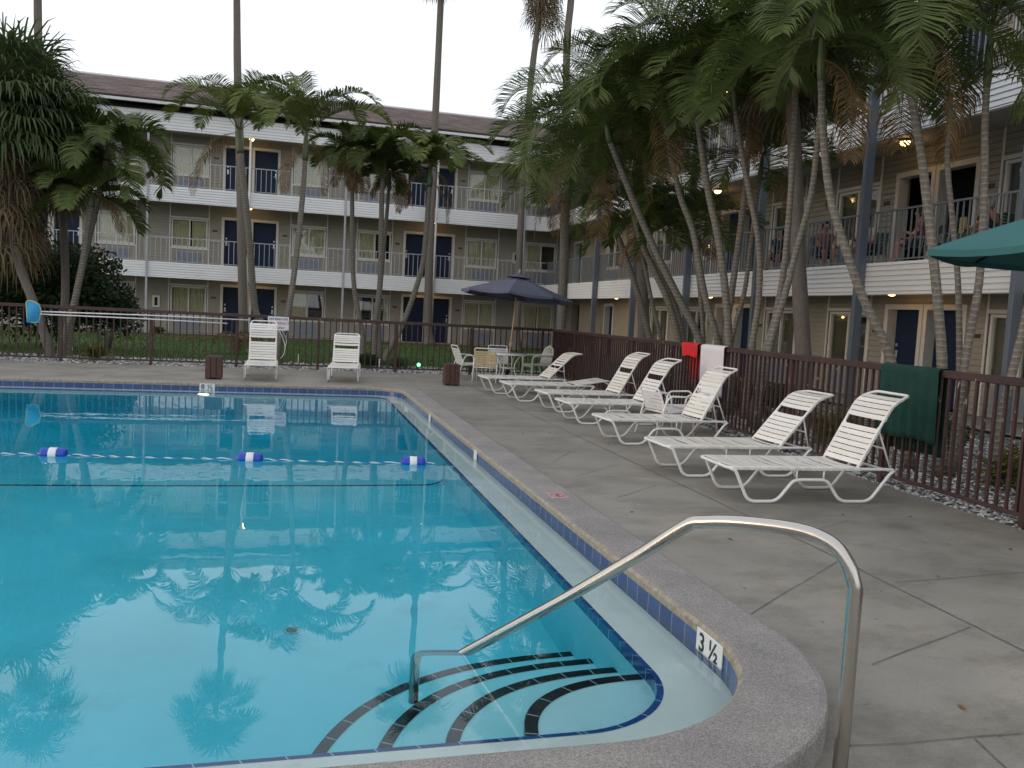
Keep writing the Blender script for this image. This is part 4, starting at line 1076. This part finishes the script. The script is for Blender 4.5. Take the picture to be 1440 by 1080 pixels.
def palm(label, px, D, r0, r1, seed, L=1.7, nf=13, kind='pinnate', dead=1, shaft=.55, group=None, ll=.5, els=(75, -12), scale=1, mt='frond', nl=74, wid=.020, flare=1.25, leaves=40, skirt=26, R=.75, droop=(1.3, 2.2)):
    rnd = random.Random(seed); P = trunk_pts(px, D); base = P[0].copy(); base.z = 0
    t = thing('palm_tree' if kind == 'pinnate' else 'fan_palm', label, 'palm tree', base, 0, group)
    P = [p-base for p in P]; n = len(P)
    rs = [r0+(r1-r0)*i/(n-1) for i in range(n)]; zb = P[-1].z
    rs = [r*(1+(flare-1)*max(0, 1-p.z/.6)**2)*(1+rnd.uniform(-.025, .025)) for r, p in zip(rs, P)]
    b = MB(); b.tube(P, rs, 12); b.build('trunk', 'ringtrunk' if kind == 'pinnate' else 'talltrunk', t)
    top = P[-1]; ax = (P[-1]-P[-2]).normalized(); ax = (ax*1.5+UP).normalized()
    if kind == 'pinnate':
        if shaft:
            s = MB(); s.tube([top-ax*.03, top+ax*shaft*.12, top+ax*shaft*.4, top+ax*shaft], [r1*1.05, r1*1.32, r1*1.22, r1*.62], 10); s.build('crownshaft', 'shaft', t); top = top+ax*shaft*.92
        b = MB(); az = rnd.uniform(0, 6.28)
        for k in range(nf):
            f = (k+.5)/nf; az += 2.399+rnd.uniform(-.25, .25); el = R_(els[0]+(els[1]-els[0])*f+rnd.uniform(-8, 8))
            frond(b, top+Vector((math.cos(az), math.sin(az), 0))*.03, az, el, L*rnd.uniform(.85, 1.08)*(.8+.2*min(1, f*2.5)), rnd.uniform(*droop)*(.75+.5*(1-f)), rnd, nl, ll, rnd.uniform(.2, .65), wid, rnd.uniform(.3, .8))
        b.build('crown', mt, t)
        if dead:
            b = MB()
            for k in range(dead):
                az = rnd.uniform(0, 6.28); frond(b, top-ax*(shaft*.7)*rnd.random(), az, R_(rnd.uniform(-30, 0)), L*rnd.uniform(.6, .85), rnd.uniform(2.4, 3.4), rnd, 44, ll*.75, -.2, .016, 2.2)
            b.build('dead_fronds', 'dead', t)
    else:
        b = MB(); az = 0
        for k in range(leaves):
            f = (k+.5)/leaves; az += 2.399+rnd.uniform(-.3, .3); el = R_(82-115*f+rnd.uniform(-9, 9))
            fan_leaf(b, top+Vector((0, 0, rnd.uniform(-.15, .1))), az, el, R*rnd.uniform(.75, 1.15), rnd, R*rnd.uniform(.85, 1.15), 38, 0, .55+.6*f, .2, .034*R/.75)
        b.build('crown', mt, t)
        if skirt:
            b = MB()
            for k in range(skirt):
                az = rnd.uniform(0, 6.28); z = -rnd.random()*skirt*.03*R
                fan_leaf(b, top+Vector((0, 0, z)), az, R_(rnd.uniform(-78, -45)), R*rnd.uniform(.5, .8), rnd, R*rnd.uniform(.7, .95), 20, 0, 1.3, -.1, .035)
            b.build('dead_skirt', 'deadgrey', t)
    return t
def DX(x, y, X): return depth_x(x, y, X)
def DY(x, y, Y): return depth_y(x, y, Y)
G1 = 'palms between the right fence and the motel'
rp_ = lambda px, X: DX(px[0][0], px[0][1], X)
def rpalm(label, px, X, w, seed, **k):
    D = rp_(px, X); palm(label, px, D, w*.43, w*.31, seed, group=G1, **k)
# clump by the middle of the right fence (points run from the fence rail up to the crown)
rpalm('slim ringed palm leaning left, leftmost long stem of the big clump', [(955, 482), (940, 425), (920, 380), (900, 335), (886, 275), (874, 238)], 7.9, .19, 21, L=2.5, nf=18, ll=.66, droop=(1.7, 2.5), dead=1)
rpalm('palm leaning left from behind the red shorts, crossing the balcony front', [(985, 482), (955, 420), (932, 375), (910, 327), (892, 285), (872, 235), (858, 200)], 7.6, .18, 22, L=2.6, nf=18, ll=.66, droop=(1.7, 2.5), dead=1)
rpalm('short palm stem of the clump ending in a low drooping crown', [(962, 482), (950, 432), (930, 387), (915, 345)], 8.1, .15, 23, L=1.5, nf=11, ll=.5)
rpalm('thin palm stem at the left foot of the clump with a small low crown', [(929, 477), (917, 425), (905, 367), (895, 330)], 8.3, .12, 24, L=1.5, nf=10, ll=.45)
rpalm('palm of the clump rising just left of the white towel', [(1010, 485), (990, 410), (975, 327), (957, 277), (943, 215), (934, 160)], 7.4, .15, 25, L=2.35, nf=17, ll=.66, droop=(1.7, 2.5), dead=1)
rpalm('pale ringed palm standing almost upright behind the white towel', [(1025, 487), (1020, 410), (1010, 335), (997, 275), (986, 205), (978, 140)], 7.2, .165, 26, L=2.35, nf=17, ll=.66, droop=(1.7, 2.5), dead=1)
rpalm('dark ringed palm leaning right out of the clump past the blue door', [(1017, 485), (1027, 425), (1037, 352), (1047, 275), (1052, 205), (1054, 130)], 7.5, .15, 27, L=2.35, nf=17, ll=.66, droop=(1.7, 2.5), dead=1)
rpalm('thin dark palm leaning right behind the clump, below the others', [(1030, 472), (1047, 410), (1057, 332), (1068, 255)], 8.0, .12, 28, L=1.6, nf=11)
rpalm('mottled palm curving up right of the clump, in front of the second lamp', [(1057, 490), (1067, 420), (1067, 345), (1055, 277), (1043, 215), (1034, 155)], 7.3, .13, 29, L=1.9, nf=14, ll=.58)
rpalm('yellowish short palm stem deep inside the clump', [(989, 477), (986, 430), (982, 390), (976, 345)], 8.0, .12, 30, L=1.4, nf=9)
rpalm('palm leaning right whose stem crosses the next one beside the thick trunk', [(1078, 487), (1087, 460), (1102, 382), (1112, 270), (1116, 190), (1119, 90)], 7.0, .13, 31, L=1.9, nf=14, ll=.58)
rpalm('palm stem crossing in front of the thick grey trunk, leaning strongly right', [(1083, 485), (1105, 410), (1120, 352), (1140, 277), (1150, 195), (1157, 115)], 6.9, .125, 32, L=1.8, nf=13)
rpalm('pale palm with a long diagonal stem rising left from behind the green towel', [(1255, 513), (1212, 415), (1185, 337), (1166, 268), (1157, 175), (1155, 110)], 6.6, .125, 33, L=1.7, nf=14, shaft=.5, dead=2, ll=.52, nl=84, wid=.017, droop=(1.8, 2.6))
rpalm('smooth grey palm rising right of the green towel and out of the picture', [(1325, 520), (1320, 440), (1312, 357), (1302, 270), (1295, 215), (1275, 100)], 6.9, .135, 34, L=1.9, nf=14, shaft=.75, dead=2, ll=.55, nl=84, wid=.017, droop=(1.8, 2.6))
rpalm('young thin palm with a sparse open crown in front of the upper balcony', [(1349, 520), (1347, 395), (1337, 285), (1332, 225), (1335, 172)], 7.3, .085, 35, L=1.15, nf=7, shaft=.32, dead=0, ll=.40, els=(78, 15), nl=30, wid=.020, droop=(.9, 1.6))
rpalm('mottled palm at the right, its crown above the upper balcony rail', [(1355, 522), (1377, 395), (1384, 270), (1385, 175), (1388, 120)], 7.1, .11, 36, L=1.5, nf=7, shaft=.7, dead=1, nl=70, wid=.015, els=(82, 30), droop=(1.2, 1.9))
rpalm('palm stem leaning in at the far right edge behind the fence', [(1405, 600), (1422, 530), (1437, 470), (1452, 400), (1470, 300), (1484, 200), (1488, 0), (1490, -170)], 7.2, .11, 37, L=1.7, nf=11, nl=80, wid=.018, dead=1)
def wpalm(label, px, D, w0, w1, seed, **k): palm(label, px, D, w0*.5, w1*.5, seed, kind='fan', flare=k.pop('flare', 1.5), **k)
wpalm('thick grey palm trunk with flared foot behind the fence, right of the clump', [(1130, 520), (1128, 470), (1122, 350), (1117, 200), (1113, 130), (1110, 70)], DX(1130, 520, 7.9), .27, .19, 41, leaves=30, skirt=8, R=.8, group=G1)
wpalm('thick grey palm trunk in front of the far stucco wall, left of the clump', [(905, 477), (904, 420), (902, 330), (898, 240), (895, 150)], DX(905, 477, 8.8), .33, .24, 42, leaves=42, skirt=16, R=1.0, group=G1)
G2 = 'tall fan palms around the court'
palm('smooth grey palm with drooping crown at the inside corner, right of the blue umbrella', [(789, 472), (792, 400), (795, 310), (797, 285)], DY(789, 472, 25.5), .13, .12, 62, L=2.3, nf=17, dead=4, ll=.6, shaft=.6, droop=(1.8, 2.5))
palm('ringed palm whose crown fills the left edge of the big clump', [(915, 482), (893, 400), (868, 330), (840, 270), (815, 235)], DX(915, 482, 8.6), .08, .065, 63, L=2.3, nf=17, dead=2, ll=.62, group=G1, droop=(1.7, 2.5))
wpalm('tall pale palm trunk seen above the clump, beside the skirted one', [(788, 470), (791, 400), (795, 250), (797, 70), (803, 0), (810, -100), (816, -200)], DY(788, 470, 33.5), .36, .27, 43, leaves=26, skirt=10, R=.9, group=G2)
wpalm('tall straight palm trunk rising behind the blue umbrella with a brown skirt at the top', [(727, 487), (729, 400), (735, 260), (745, 130), (757, 30), (768, -48)], DY(727, 487, 34.5), .32, .25, 44, leaves=30, skirt=46, R=1.15, group=G2)
wpalm('tall pale palm trunk in front of the right pair of navy doors', [(603, 482), (602, 440), (606, 300), (613, 150), (620, -2), (622, -52)], DY(603, 482, 35.6), .44, .24, 45, leaves=30, skirt=12, R=.95, group=G2)
wpalm('tall grey palm trunk in front of the left pair of navy doors', [(344, 478), (342, 445), (337, 200), (334, 100), (333, 0), (331, -84)], DY(344, 478, 33.0), .36, .22, 46, leaves=28, skirt=20, R=1.0, group=G2)
wpalm('tall bare palm trunk poking up behind the bushy fan palm at the left', [(57, 480), (55, 300), (54, 100), (53, 0), (52, -92)], DY(57, 480, 30.0), .30, .22, 47, leaves=26, skirt=12, R=.95, group=G2)
# left side
palm('bushy fan palm with a long brown skirt at the left edge', [(67, 484), (45, 420), (28, 375), (16, 320), (14, 245), (15, 168)], DY(67, 484, 21.3), .10, .10, 51, kind='fan', leaves=105, skirt=64, R=1.15, mt='fan', flare=1.2)
palm('second fan palm crown pressed behind the bushy one, nearer the motel', [(88, 480), (92, 400), (88, 300), (80, 220)], DY(88, 480, 22.6), .10, .09, 52, kind='fan', leaves=70, skirt=20, R=.85, mt='fan', flare=1.2)
LP = 'arching palms on the lawn side of the far fence'
palm('dark arching palm with two-tone crown beside the bushy fan palm', [(95, 482), (110, 400), (126, 330), (140, 270), (150, 225)], DY(95, 482, 21.8), .085, .07, 53, L=1.9, nf=17, droop=(1.8, 2.6), dead=2, group=LP, wid=.030, ll=.5, shaft=.35)
palm('pale branching palm stem rising from the yellow green plant', [(88, 480), (100, 440), (112, 390), (122, 330), (128, 290)], DY(88, 480, 21.5), .07, .06, 54, L=1.5, nf=11, dead=2, group=LP, wid=.030, shaft=.3)
palm('palm with the highest arching crown, its stem beside the tall grey trunk', [(376, 492), (367, 453), (358, 430), (350, 330), (344, 270), (338, 215)], DY(376, 492, 25.0), .11, .085, 75, L=2.95, nf=12, dead=2, group=LP, wid=.030, ll=.55, mt='frondlight', shaft=.7, els=(88, 38), droop=(2.3, 3.0))
palm('palm behind the emergency sign, leaning right with an open arching crown', [(388, 505), (392, 487), (405, 442), (418, 350), (426, 270), (429, 225)], DY(388, 505, 21.5), .085, .06, 56, L=2.4, nf=12, dead=2, group=LP, wid=.030, ll=.48, mt='frondlight', shaft=.75, els=(88, 32), droop=(2.2, 2.9))
palm('thin palm with dead grey fronds hanging below its crown, behind the lone far lounger', [(510, 490), (509, 465), (500, 420), (496, 370), (495, 272), (495, 235)], DY(510, 490, 23.5), .07, .06, 57, L=1.35, nf=12, dead=7, group=LP, wid=.030, ll=.42, shaft=.4)
palm('straight palm in the middle of the far row with a dense crown', [(526, 492), (527, 455), (534, 405), (536, 330), (537, 275), (539, 250)], DY(526, 492, 23.2), .085, .065, 58, L=1.7, nf=14, els=(86, 15), droop=(2.0, 2.7), dead=3, group=LP, wid=.030, ll=.45, shaft=.5)
palm('thin companion palm close against the straight middle palm', [(534, 492), (533, 440), (538, 370), (544, 300), (547, 262)], DY(534, 492, 24.2), .065, .05, 59, L=1.3, nf=10, dead=3, group=LP, wid=.030, ll=.4, shaft=.4)
palm('palm bending right over the lawn in front of the tall pale trunk', [(545, 496), (567, 455), (592, 382), (599, 330), (602, 290), (604, 262)], DY(545, 496, 22.8), .08, .065, 60, L=1.85, nf=13, dead=3, group=LP, wid=.030, ll=.45, mt='frondlight', shaft=.55, els=(86, 25), droop=(2.1, 2.8))

# ------------------------------------------------------------------ shrubs and plants
def shrub(name, label, c, rad, n, size, mt, seed, cat='shrub', flowers=0, fm='flowerpink', stems=4):
    rnd = random.Random(seed); t = thing(name, label, cat, (c[0], c[1], 0)); b = MB()
    lob = [(rnd.uniform(-.6, .6)*rad[0], rnd.uniform(-.6, .6)*rad[1], rad[2]*rnd.uniform(.7, 1.45), rnd.uniform(.4, .62)) for k in range(12)]
    for i in range(n):
        lx, ly, lz, lr = rnd.choice(lob); d = Vector((rnd.gauss(0, 1), rnd.gauss(0, 1), rnd.gauss(0, 1))).normalized()*(rnd.random()**.4)
        p = Vector((lx+d.x*rad[0]*lr, ly+d.y*rad[1]*lr, max(.03, lz+d.z*rad[2]*lr)))
        a = Vector((rnd.gauss(0, 1), rnd.gauss(0, 1), rnd.gauss(0, .7))).normalized(); w = a.orthogonal().normalized(); s = size*rnd.uniform(.6, 1.3)
        b.add([p, p+a*s*.5+w*s*.28, p+a*s, p+a*s*.5-w*s*.28], [(0, 1, 2, 3)])
    b.build('foliage', mt, t)
    s = MB()
    for k in range(stems):
        lx, ly, lz, lr = lob[k % 12]; s.tube([(lx*.2, ly*.2, -.03), (lx*.5, ly*.5, lz*.5), (lx, ly, lz)], [.03, .022, .01], 5)
    s.build('stems', 'bark', t)
    if flowers:
        f = MB()
        for i in range(flowers):
            lx, ly, lz, lr = rnd.choice(lob[:5]); d = Vector((rnd.gauss(0, 1), rnd.gauss(0, 1), abs(rnd.gauss(0, 1)))).normalized()
            p = Vector((lx+d.x*rad[0]*lr, ly+d.y*rad[1]*lr, lz+d.z*rad[2]*lr))
            for q in range(3):
                a = Vector((rnd.gauss(0, 1), rnd.gauss(0, 1), rnd.gauss(0, 1))).normalized(); w = a.orthogonal().normalized()
                f.add([p, p+a*.05+w*.03, p+a*.09, p+a*.05-w*.03], [(0, 1, 2, 3)])
        f.build('flowers', fm, t)['kind'] = 'stuff'
    return t
def spiky(label, c, h, n, mt, seed, spread=.8, w=.02):
    rnd = random.Random(seed); t = thing('spiky_plant', label, 'plant', (c[0], c[1], 0)); b = MB()
    for i in range(n):
        az = rnd.uniform(0, 6.28); el = R_(rnd.uniform(25, 85)); frond(b, (rnd.uniform(-.1, .1)*spread, rnd.uniform(-.1, .1)*spread, .0), az, el, h*rnd.uniform(.7, 1.2), rnd.uniform(.8, 1.8), rnd, 16, h*.22, .3, w, .4, rach=.006)
    b.build('leaves', mt, t); return t
shrub('bougainvillea_bush', 'large dark bush with a few magenta blooms at the left edge behind the fence', (-6.5, 24.6), (2.3, 1.3, 1.55), 15000, .14, 'shrub', 5, flowers=70)
shrub('dark_shrub', 'dark leafy shrub left of the ground floor window, between bush and palm stems', (-4.75, 24.8), (.9, .7, 1.0), 5000, .12, 'shrub', 6)
spiky('yellow green fern plant at the foot of the left palm stems', (-4.2, 20.75), .45, 34, 'cycad', 7)
spiky('dark tuft at the foot of the straight middle palm', (2.0, 21.2), .42, 30, 'shrub', 8, 2.5)
spiky('brown green tuft at the foot of the palm bending right', (2.75, 21.3), .35, 24, 'shrub', 9, 2)
shrub('low_shrub', 'low dark ground plant under the middle palms of the far row', (1.6, 21.6), (.6, .35, .18), 1500, .07, 'shrub', 10)
spiky('olive coloured plant behind the fence, right of the white towel', (7.2, 9.9), .55, 36, 'cycad', 11, 2)
spiky('green grassy plant behind the fence right of the green towel', (7.3, 7.1), .45, 34, 'cycad', 12, 1.5)
shrub('low_shrub', 'low dark shrub on the gravel behind the fence below the thick trunk', (8.2, 9.2), (.5, .6, .25), 2200, .07, 'shrub', 13)
shrub('low_shrub', 'dark squat shrub on the gravel at the right edge, beyond the fence', (7.15, 6.55), (.22, .22, .2), 1500, .05, 'shrub', 14)
shrub('low_shrub', 'low dark planting at the foot of the big palm clump', (7.9, 13.6), (.6, 1.6, .3), 4200, .09, 'shrub', 15)
shrub('flowering_plant', 'tiny red flowering plant by the ground floor wall of the far motel wing', (-4.95, 35.9), (.22, .2, .14), 350, .09, 'shrub', 16, 'plant', 16, 'flowerred')
b = MB(); rnd = random.Random(4)
t = thing('fallen_frond', 'brown tangle of dead fronds at the foot of the tall grey trunk', 'palm frond', (-1.5, 25.0, 0))
for k in range(9): frond(b, (rnd.uniform(-.2, .2), rnd.uniform(-.2, .2), .35+rnd.random()*.3), rnd.uniform(0, 6.28), R_(rnd.uniform(0, 50)), .7, 3.0, rnd, 22, .25, .1, .02, 1.2)
b.build('frond_tangle', 'dead', t)

# ------------------------------------------------------------------ people on the balcony
def skin_mesh(name, V, E, Rr, mt, parent, sub=1):
    me = bpy.data.meshes.new(name); me.from_pydata(V, E, []); o = bpy.data.objects.new(name, me); COL.objects.link(o)
    md = o.modifiers.new('Skin', 'SKIN')
    for i, r in enumerate(Rr): me.skin_vertices[0].data[i].radius = (r, r)
    me.skin_vertices[0].data[0].use_root = True
    s = o.modifiers.new('S', 'SUBSURF'); s.levels = sub; s.render_levels = sub
    dg = bpy.context.evaluated_depsgraph_get(); new = bpy.data.meshes.new_from_object(o.evaluated_get(dg))
    bpy.data.objects.remove(o); new.materials.clear(); new.materials.append(M[mt])
    for p in new.polygons: p.use_smooth = True
    o = bpy.data.objects.new(name, new); COL.objects.link(o); o.parent = parent; return o
def person(loc, rz, label, shirt, skin, hair, arms=((.30, .28, .66), (.30, -.28, .66)), bald=False, lean=0., S=.88):
    """seated figure facing +x, arms = wrist positions (left y>0, right y<0)"""
    t = thing('person', label, 'person', loc, rz); t.scale = (S, S, S)
    V, E, Rr = [], [], []
    def add(p, r, par=None):
        V.append(p); Rr.append(r)
        if par is not None: E.append((par, len(V)-1))
        return len(V)-1
    L = lean
    pel = add((0, 0, .46), .13); w = add((L*.3-.02, 0, .62), .125, pel); ch = add((L*.7-.04, 0, .82), .135, w); nk = add((L-.02, 0, .985), .058, ch)
    hb = add((L+.01, 0, 1.06), .07, nk); hd = add((L+.03, 0, 1.15), .092, hb); ht = add((L+.02, 0, 1.23), .075, hd)
    add((L+.135, 0, 1.135), .014, hd)
    for s in (-1, 1): add((L+.01, s*.098, 1.14), .014, hd)
    SH, KN = [], []
    for s, wr in zip((1, -1), arms):
        sh = add((L-.04, s*.185, .915), .06, ch); el = Vector((L*.6+.05, s*.27, .66)); el = Vector(((el.x+wr[0]*.35), (el.y+wr[1])/2, (el.z+wr[2])/2-.03))
        e = add(tuple(el), .043, sh); wv = Vector(wr); k = add(tuple(wv), .028, e); d = (wv-el).normalized()
        pm = add(tuple(wv+d*.06), .03, k); sd = d.cross(UP).normalized()
        for j, (o_, ln) in enumerate(((-.027, .055), (-.009, .068), (.009, .063), (.027, .05))):
            q = add(tuple(wv+d*.085+sd*o_), .009, pm); add(tuple(wv+d*(.085+ln)+sd*o_*1.2-UP*.02), .008, q)
        q = add(tuple(wv+d*.04+sd*.04*s), .010, pm); add(tuple(wv+d*.07+sd*.055*s-UP*.01), .008, q)
        SH.append((sh, e))
        hp = add((.04, s*.09, .45), .095, pel); kn = add((.43, s*.12, .49), .062, hp); an = add((.44, s*.12, .09), .04, kn); add((.58, s*.13, .05), .035, an); KN.append((hp, kn, an))
    skin_mesh('body', V, E, Rr, skin, t)
    # shirt follows the torso and upper arms
    v2 = [V[pel], V[w], V[ch], (V[nk][0]-.005, 0, V[nk][2]-.045)]; r2 = [.142, .138, .148, .075]; e2 = [(0, 1), (1, 2), (2, 3)]
    for sh, e in SH:
        i = len(v2); a, b_ = Vector(V[sh]), Vector(V[e]); v2 += [tuple(a), tuple(a.lerp(b_, .6))]; r2 += [.072, .062]; e2 += [(2, i), (i, i+1)]
    skin_mesh('shirt', v2, e2, r2, shirt, t)
    v3 = [(0, 0, .455)]; r3 = [.14]; e3 = []
    for hp, kn, an in KN:
        i = len(v3); a, b_ = Vector(V[hp]), Vector(V[kn]); v3 += [tuple(a), tuple(a.lerp(b_, .85))]; r3 += [.105, .082]; e3 += [(0, i), (i, i+1)]
    skin_mesh('shorts', v3, e3, r3, 'pants', t)
    b = MB(); hc = Vector((L+.015, 0, 1.165))
    n = 12
    for k in range(260):
        rr_ = random.random(); a = random.uniform(0, 6.28); z = random.uniform(-.55, .25) if bald else random.uniform(-.45, 1)
        r_ = math.sqrt(max(0, 1-z*z)); d = Vector((r_*math.cos(a), r_*math.sin(a), z))
        if d.x > .25 and d.z < .55: continue
        p = hc+Vector((d.x*.118, d.y*.102, d.z*.122)); q = p+Vector((-.01, 0, -.05)) if z < .8 else p+Vector((-.04, 0, 0)); sd = d.cross(UP).normalized()*.018 if abs(z) < .98 else Vector((0, .018, 0))
        b.add([p-sd, p+sd, q+sd*.6+d*.006, q-sd*.6+d*.006], [(0, 1, 2, 3)], True)
    b.sphere(hc-Vector((.018, 0, -.004)) if not bald else hc-Vector((.04, 0, .045)), .108 if not bald else .08, 10, 0, (1, .95, 1))
    b.build('hair', hair, t)
    return t
BZ = 2.852; PR = 'strap chairs on the balcony'
def bchair(x, y, rz, label): return strap_chair((x, y, BZ), rz, label, 'shirtgreen', .50, None, 'raildark')
person((11.78, 12.28, BZ), R_(100), 'bald man in a black shirt seated on the balcony, one arm stretched to the rail', 'shirtblack', 'skindark', 'hairgrey', ((.30, .26, .66), (.50, -.02, .66)), True, .12)
bchair(11.78, 12.32, R_(100), 'dark green balcony chair under the bald man')
person((11.85, 14.15, BZ), R_(150), 'person with dark hair and a rose top seated right of the near balcony post', 'shirtpink', 'skin', 'hairdark', ((.3, .12, .72), (.3, -.12, .6)))
bchair(11.87, 14.15, R_(150), 'balcony chair under the person in the rose top')
person((11.85, 15.65, BZ), R_(200), 'dark haired person in a pale top seated left of the near balcony post', 'shirtpale', 'skin', 'hairdark', ((.36, .2, .6), (.30, -.2, .68)), False, .08)
bchair(11.87, 15.65, R_(200), 'balcony chair under the person in the pale top')
person((11.80, 17.1, BZ), R_(250), 'person with short dark hair behind the rail right of the thick palm trunk', 'shirtpink', 'skindark', 'hairdark', ((.3, .2, .62), (.3, -.22, .62)))
bchair(11.80, 17.12, R_(250), 'balcony chair right of the thick palm trunk')
person((11.80, 18.95, BZ), R_(215), 'person in dark clothes seated by the balcony post left of the thick palm trunk', 'shirtblack', 'skin', 'hairdark', ((.32, .15, .6), (.34, -.1, .62)), False, .05)
bchair(11.82, 18.95, R_(215), 'balcony chair left of the thick palm trunk')
c = bchair(11.75, 13.45, R_(170), 'empty dark green balcony chair with towels over its back')
b = MB()
for k in range(2):
    b.bbox(-.36-.004*k, -.30-.004*k, -.18+.22*k, -.03+.22*k, .38, .87, .01, k)
tw_ = b.build('beach_towel', ['shirtgreen', 'yellowcloth'], None, (11.75, 13.45, BZ), (0, 0, R_(170))); tag(tw_, 'green and yellow beach towels draped over the empty balcony chair', 'towel')

# ------------------------------------------------------------------ light
SUN_EL, SUN_ROT = 9, 268       # low evening glow from the left, behind the cloud
w = bpy.data.worlds.new("World"); sc.world = w; w.use_nodes = True; nt = w.node_tree
bg = nt.nodes["Background"]
sky = node(nt, "ShaderNodeTexSky", sky_type='NISHITA'); sky.sun_disc = False; sky.sun_elevation = R_(SUN_EL); sky.sun_rotation = R_(SUN_ROT); sky.dust_density = 4; sky.air_density = 1.2
tc = node(nt, "ShaderNodeTexCoord")
cl = noise(nt, tc.outputs["Generated"], 2.2, 5, .55)
cc = ramp(nt, cl, [(.3, (.84, .88, .96)), (.7, (.97, 1.0, 1.03))])
sx = node(nt, "ShaderNodeSeparateXYZ"); nt.links.new(tc.outputs["Generated"], sx.inputs[0])
hz = ramp(nt, sx.outputs[2], [(0, (1, 1, 1)), (.4, (.92, .92, .92)), (.75, (.84, .84, .86)), (1, (.82, .82, .85))])   # overcast, bright low down
cc = mix(nt, 1.0, cc, hz, 'MULTIPLY')
vm = node(nt, "ShaderNodeVectorMath", operation='SCALE'); nt.links.new(cc, vm.inputs[0]); vm.inputs["Scale"].default_value = 16.5
mx = mix(nt, .85, sky.outputs[0], vm.outputs[0])
nt.links.new(mx, bg.inputs[0]); bg.inputs[1].default_value = .09
sl = bpy.data.lights.new("sun", 'SUN'); sl.energy = .5; sl.angle = R_(24); sl.color = (1, .78, .55)
so = bpy.data.objects.new("sun", sl); COL.objects.link(so)
az = R_(SUN_ROT); d = Vector((math.sin(az)*math.cos(R_(SUN_EL)), math.cos(az)*math.cos(R_(SUN_EL)), math.sin(R_(SUN_EL))))
so.rotation_euler = (-d).to_track_quat('-Z', 'Y').to_euler(); so.location = d*60+Vector((0, 0, 20))

sc.view_settings.view_transform = 'Standard'; sc.view_settings.look = 'None'; sc.view_settings.exposure = 0; sc.view_settings.gamma = 1
sc.render.engine = 'CYCLES'
cy_ = sc.cycles; cy_.use_denoising = True; cy_.max_bounces = 12; cy_.diffuse_bounces = 4; cy_.glossy_bounces = 5; cy_.transmission_bounces = 8; cy_.transparent_max_bounces = 12
cy_.caustics_reflective = True; cy_.caustics_refractive = True; cy_.sample_clamp_indirect = 6
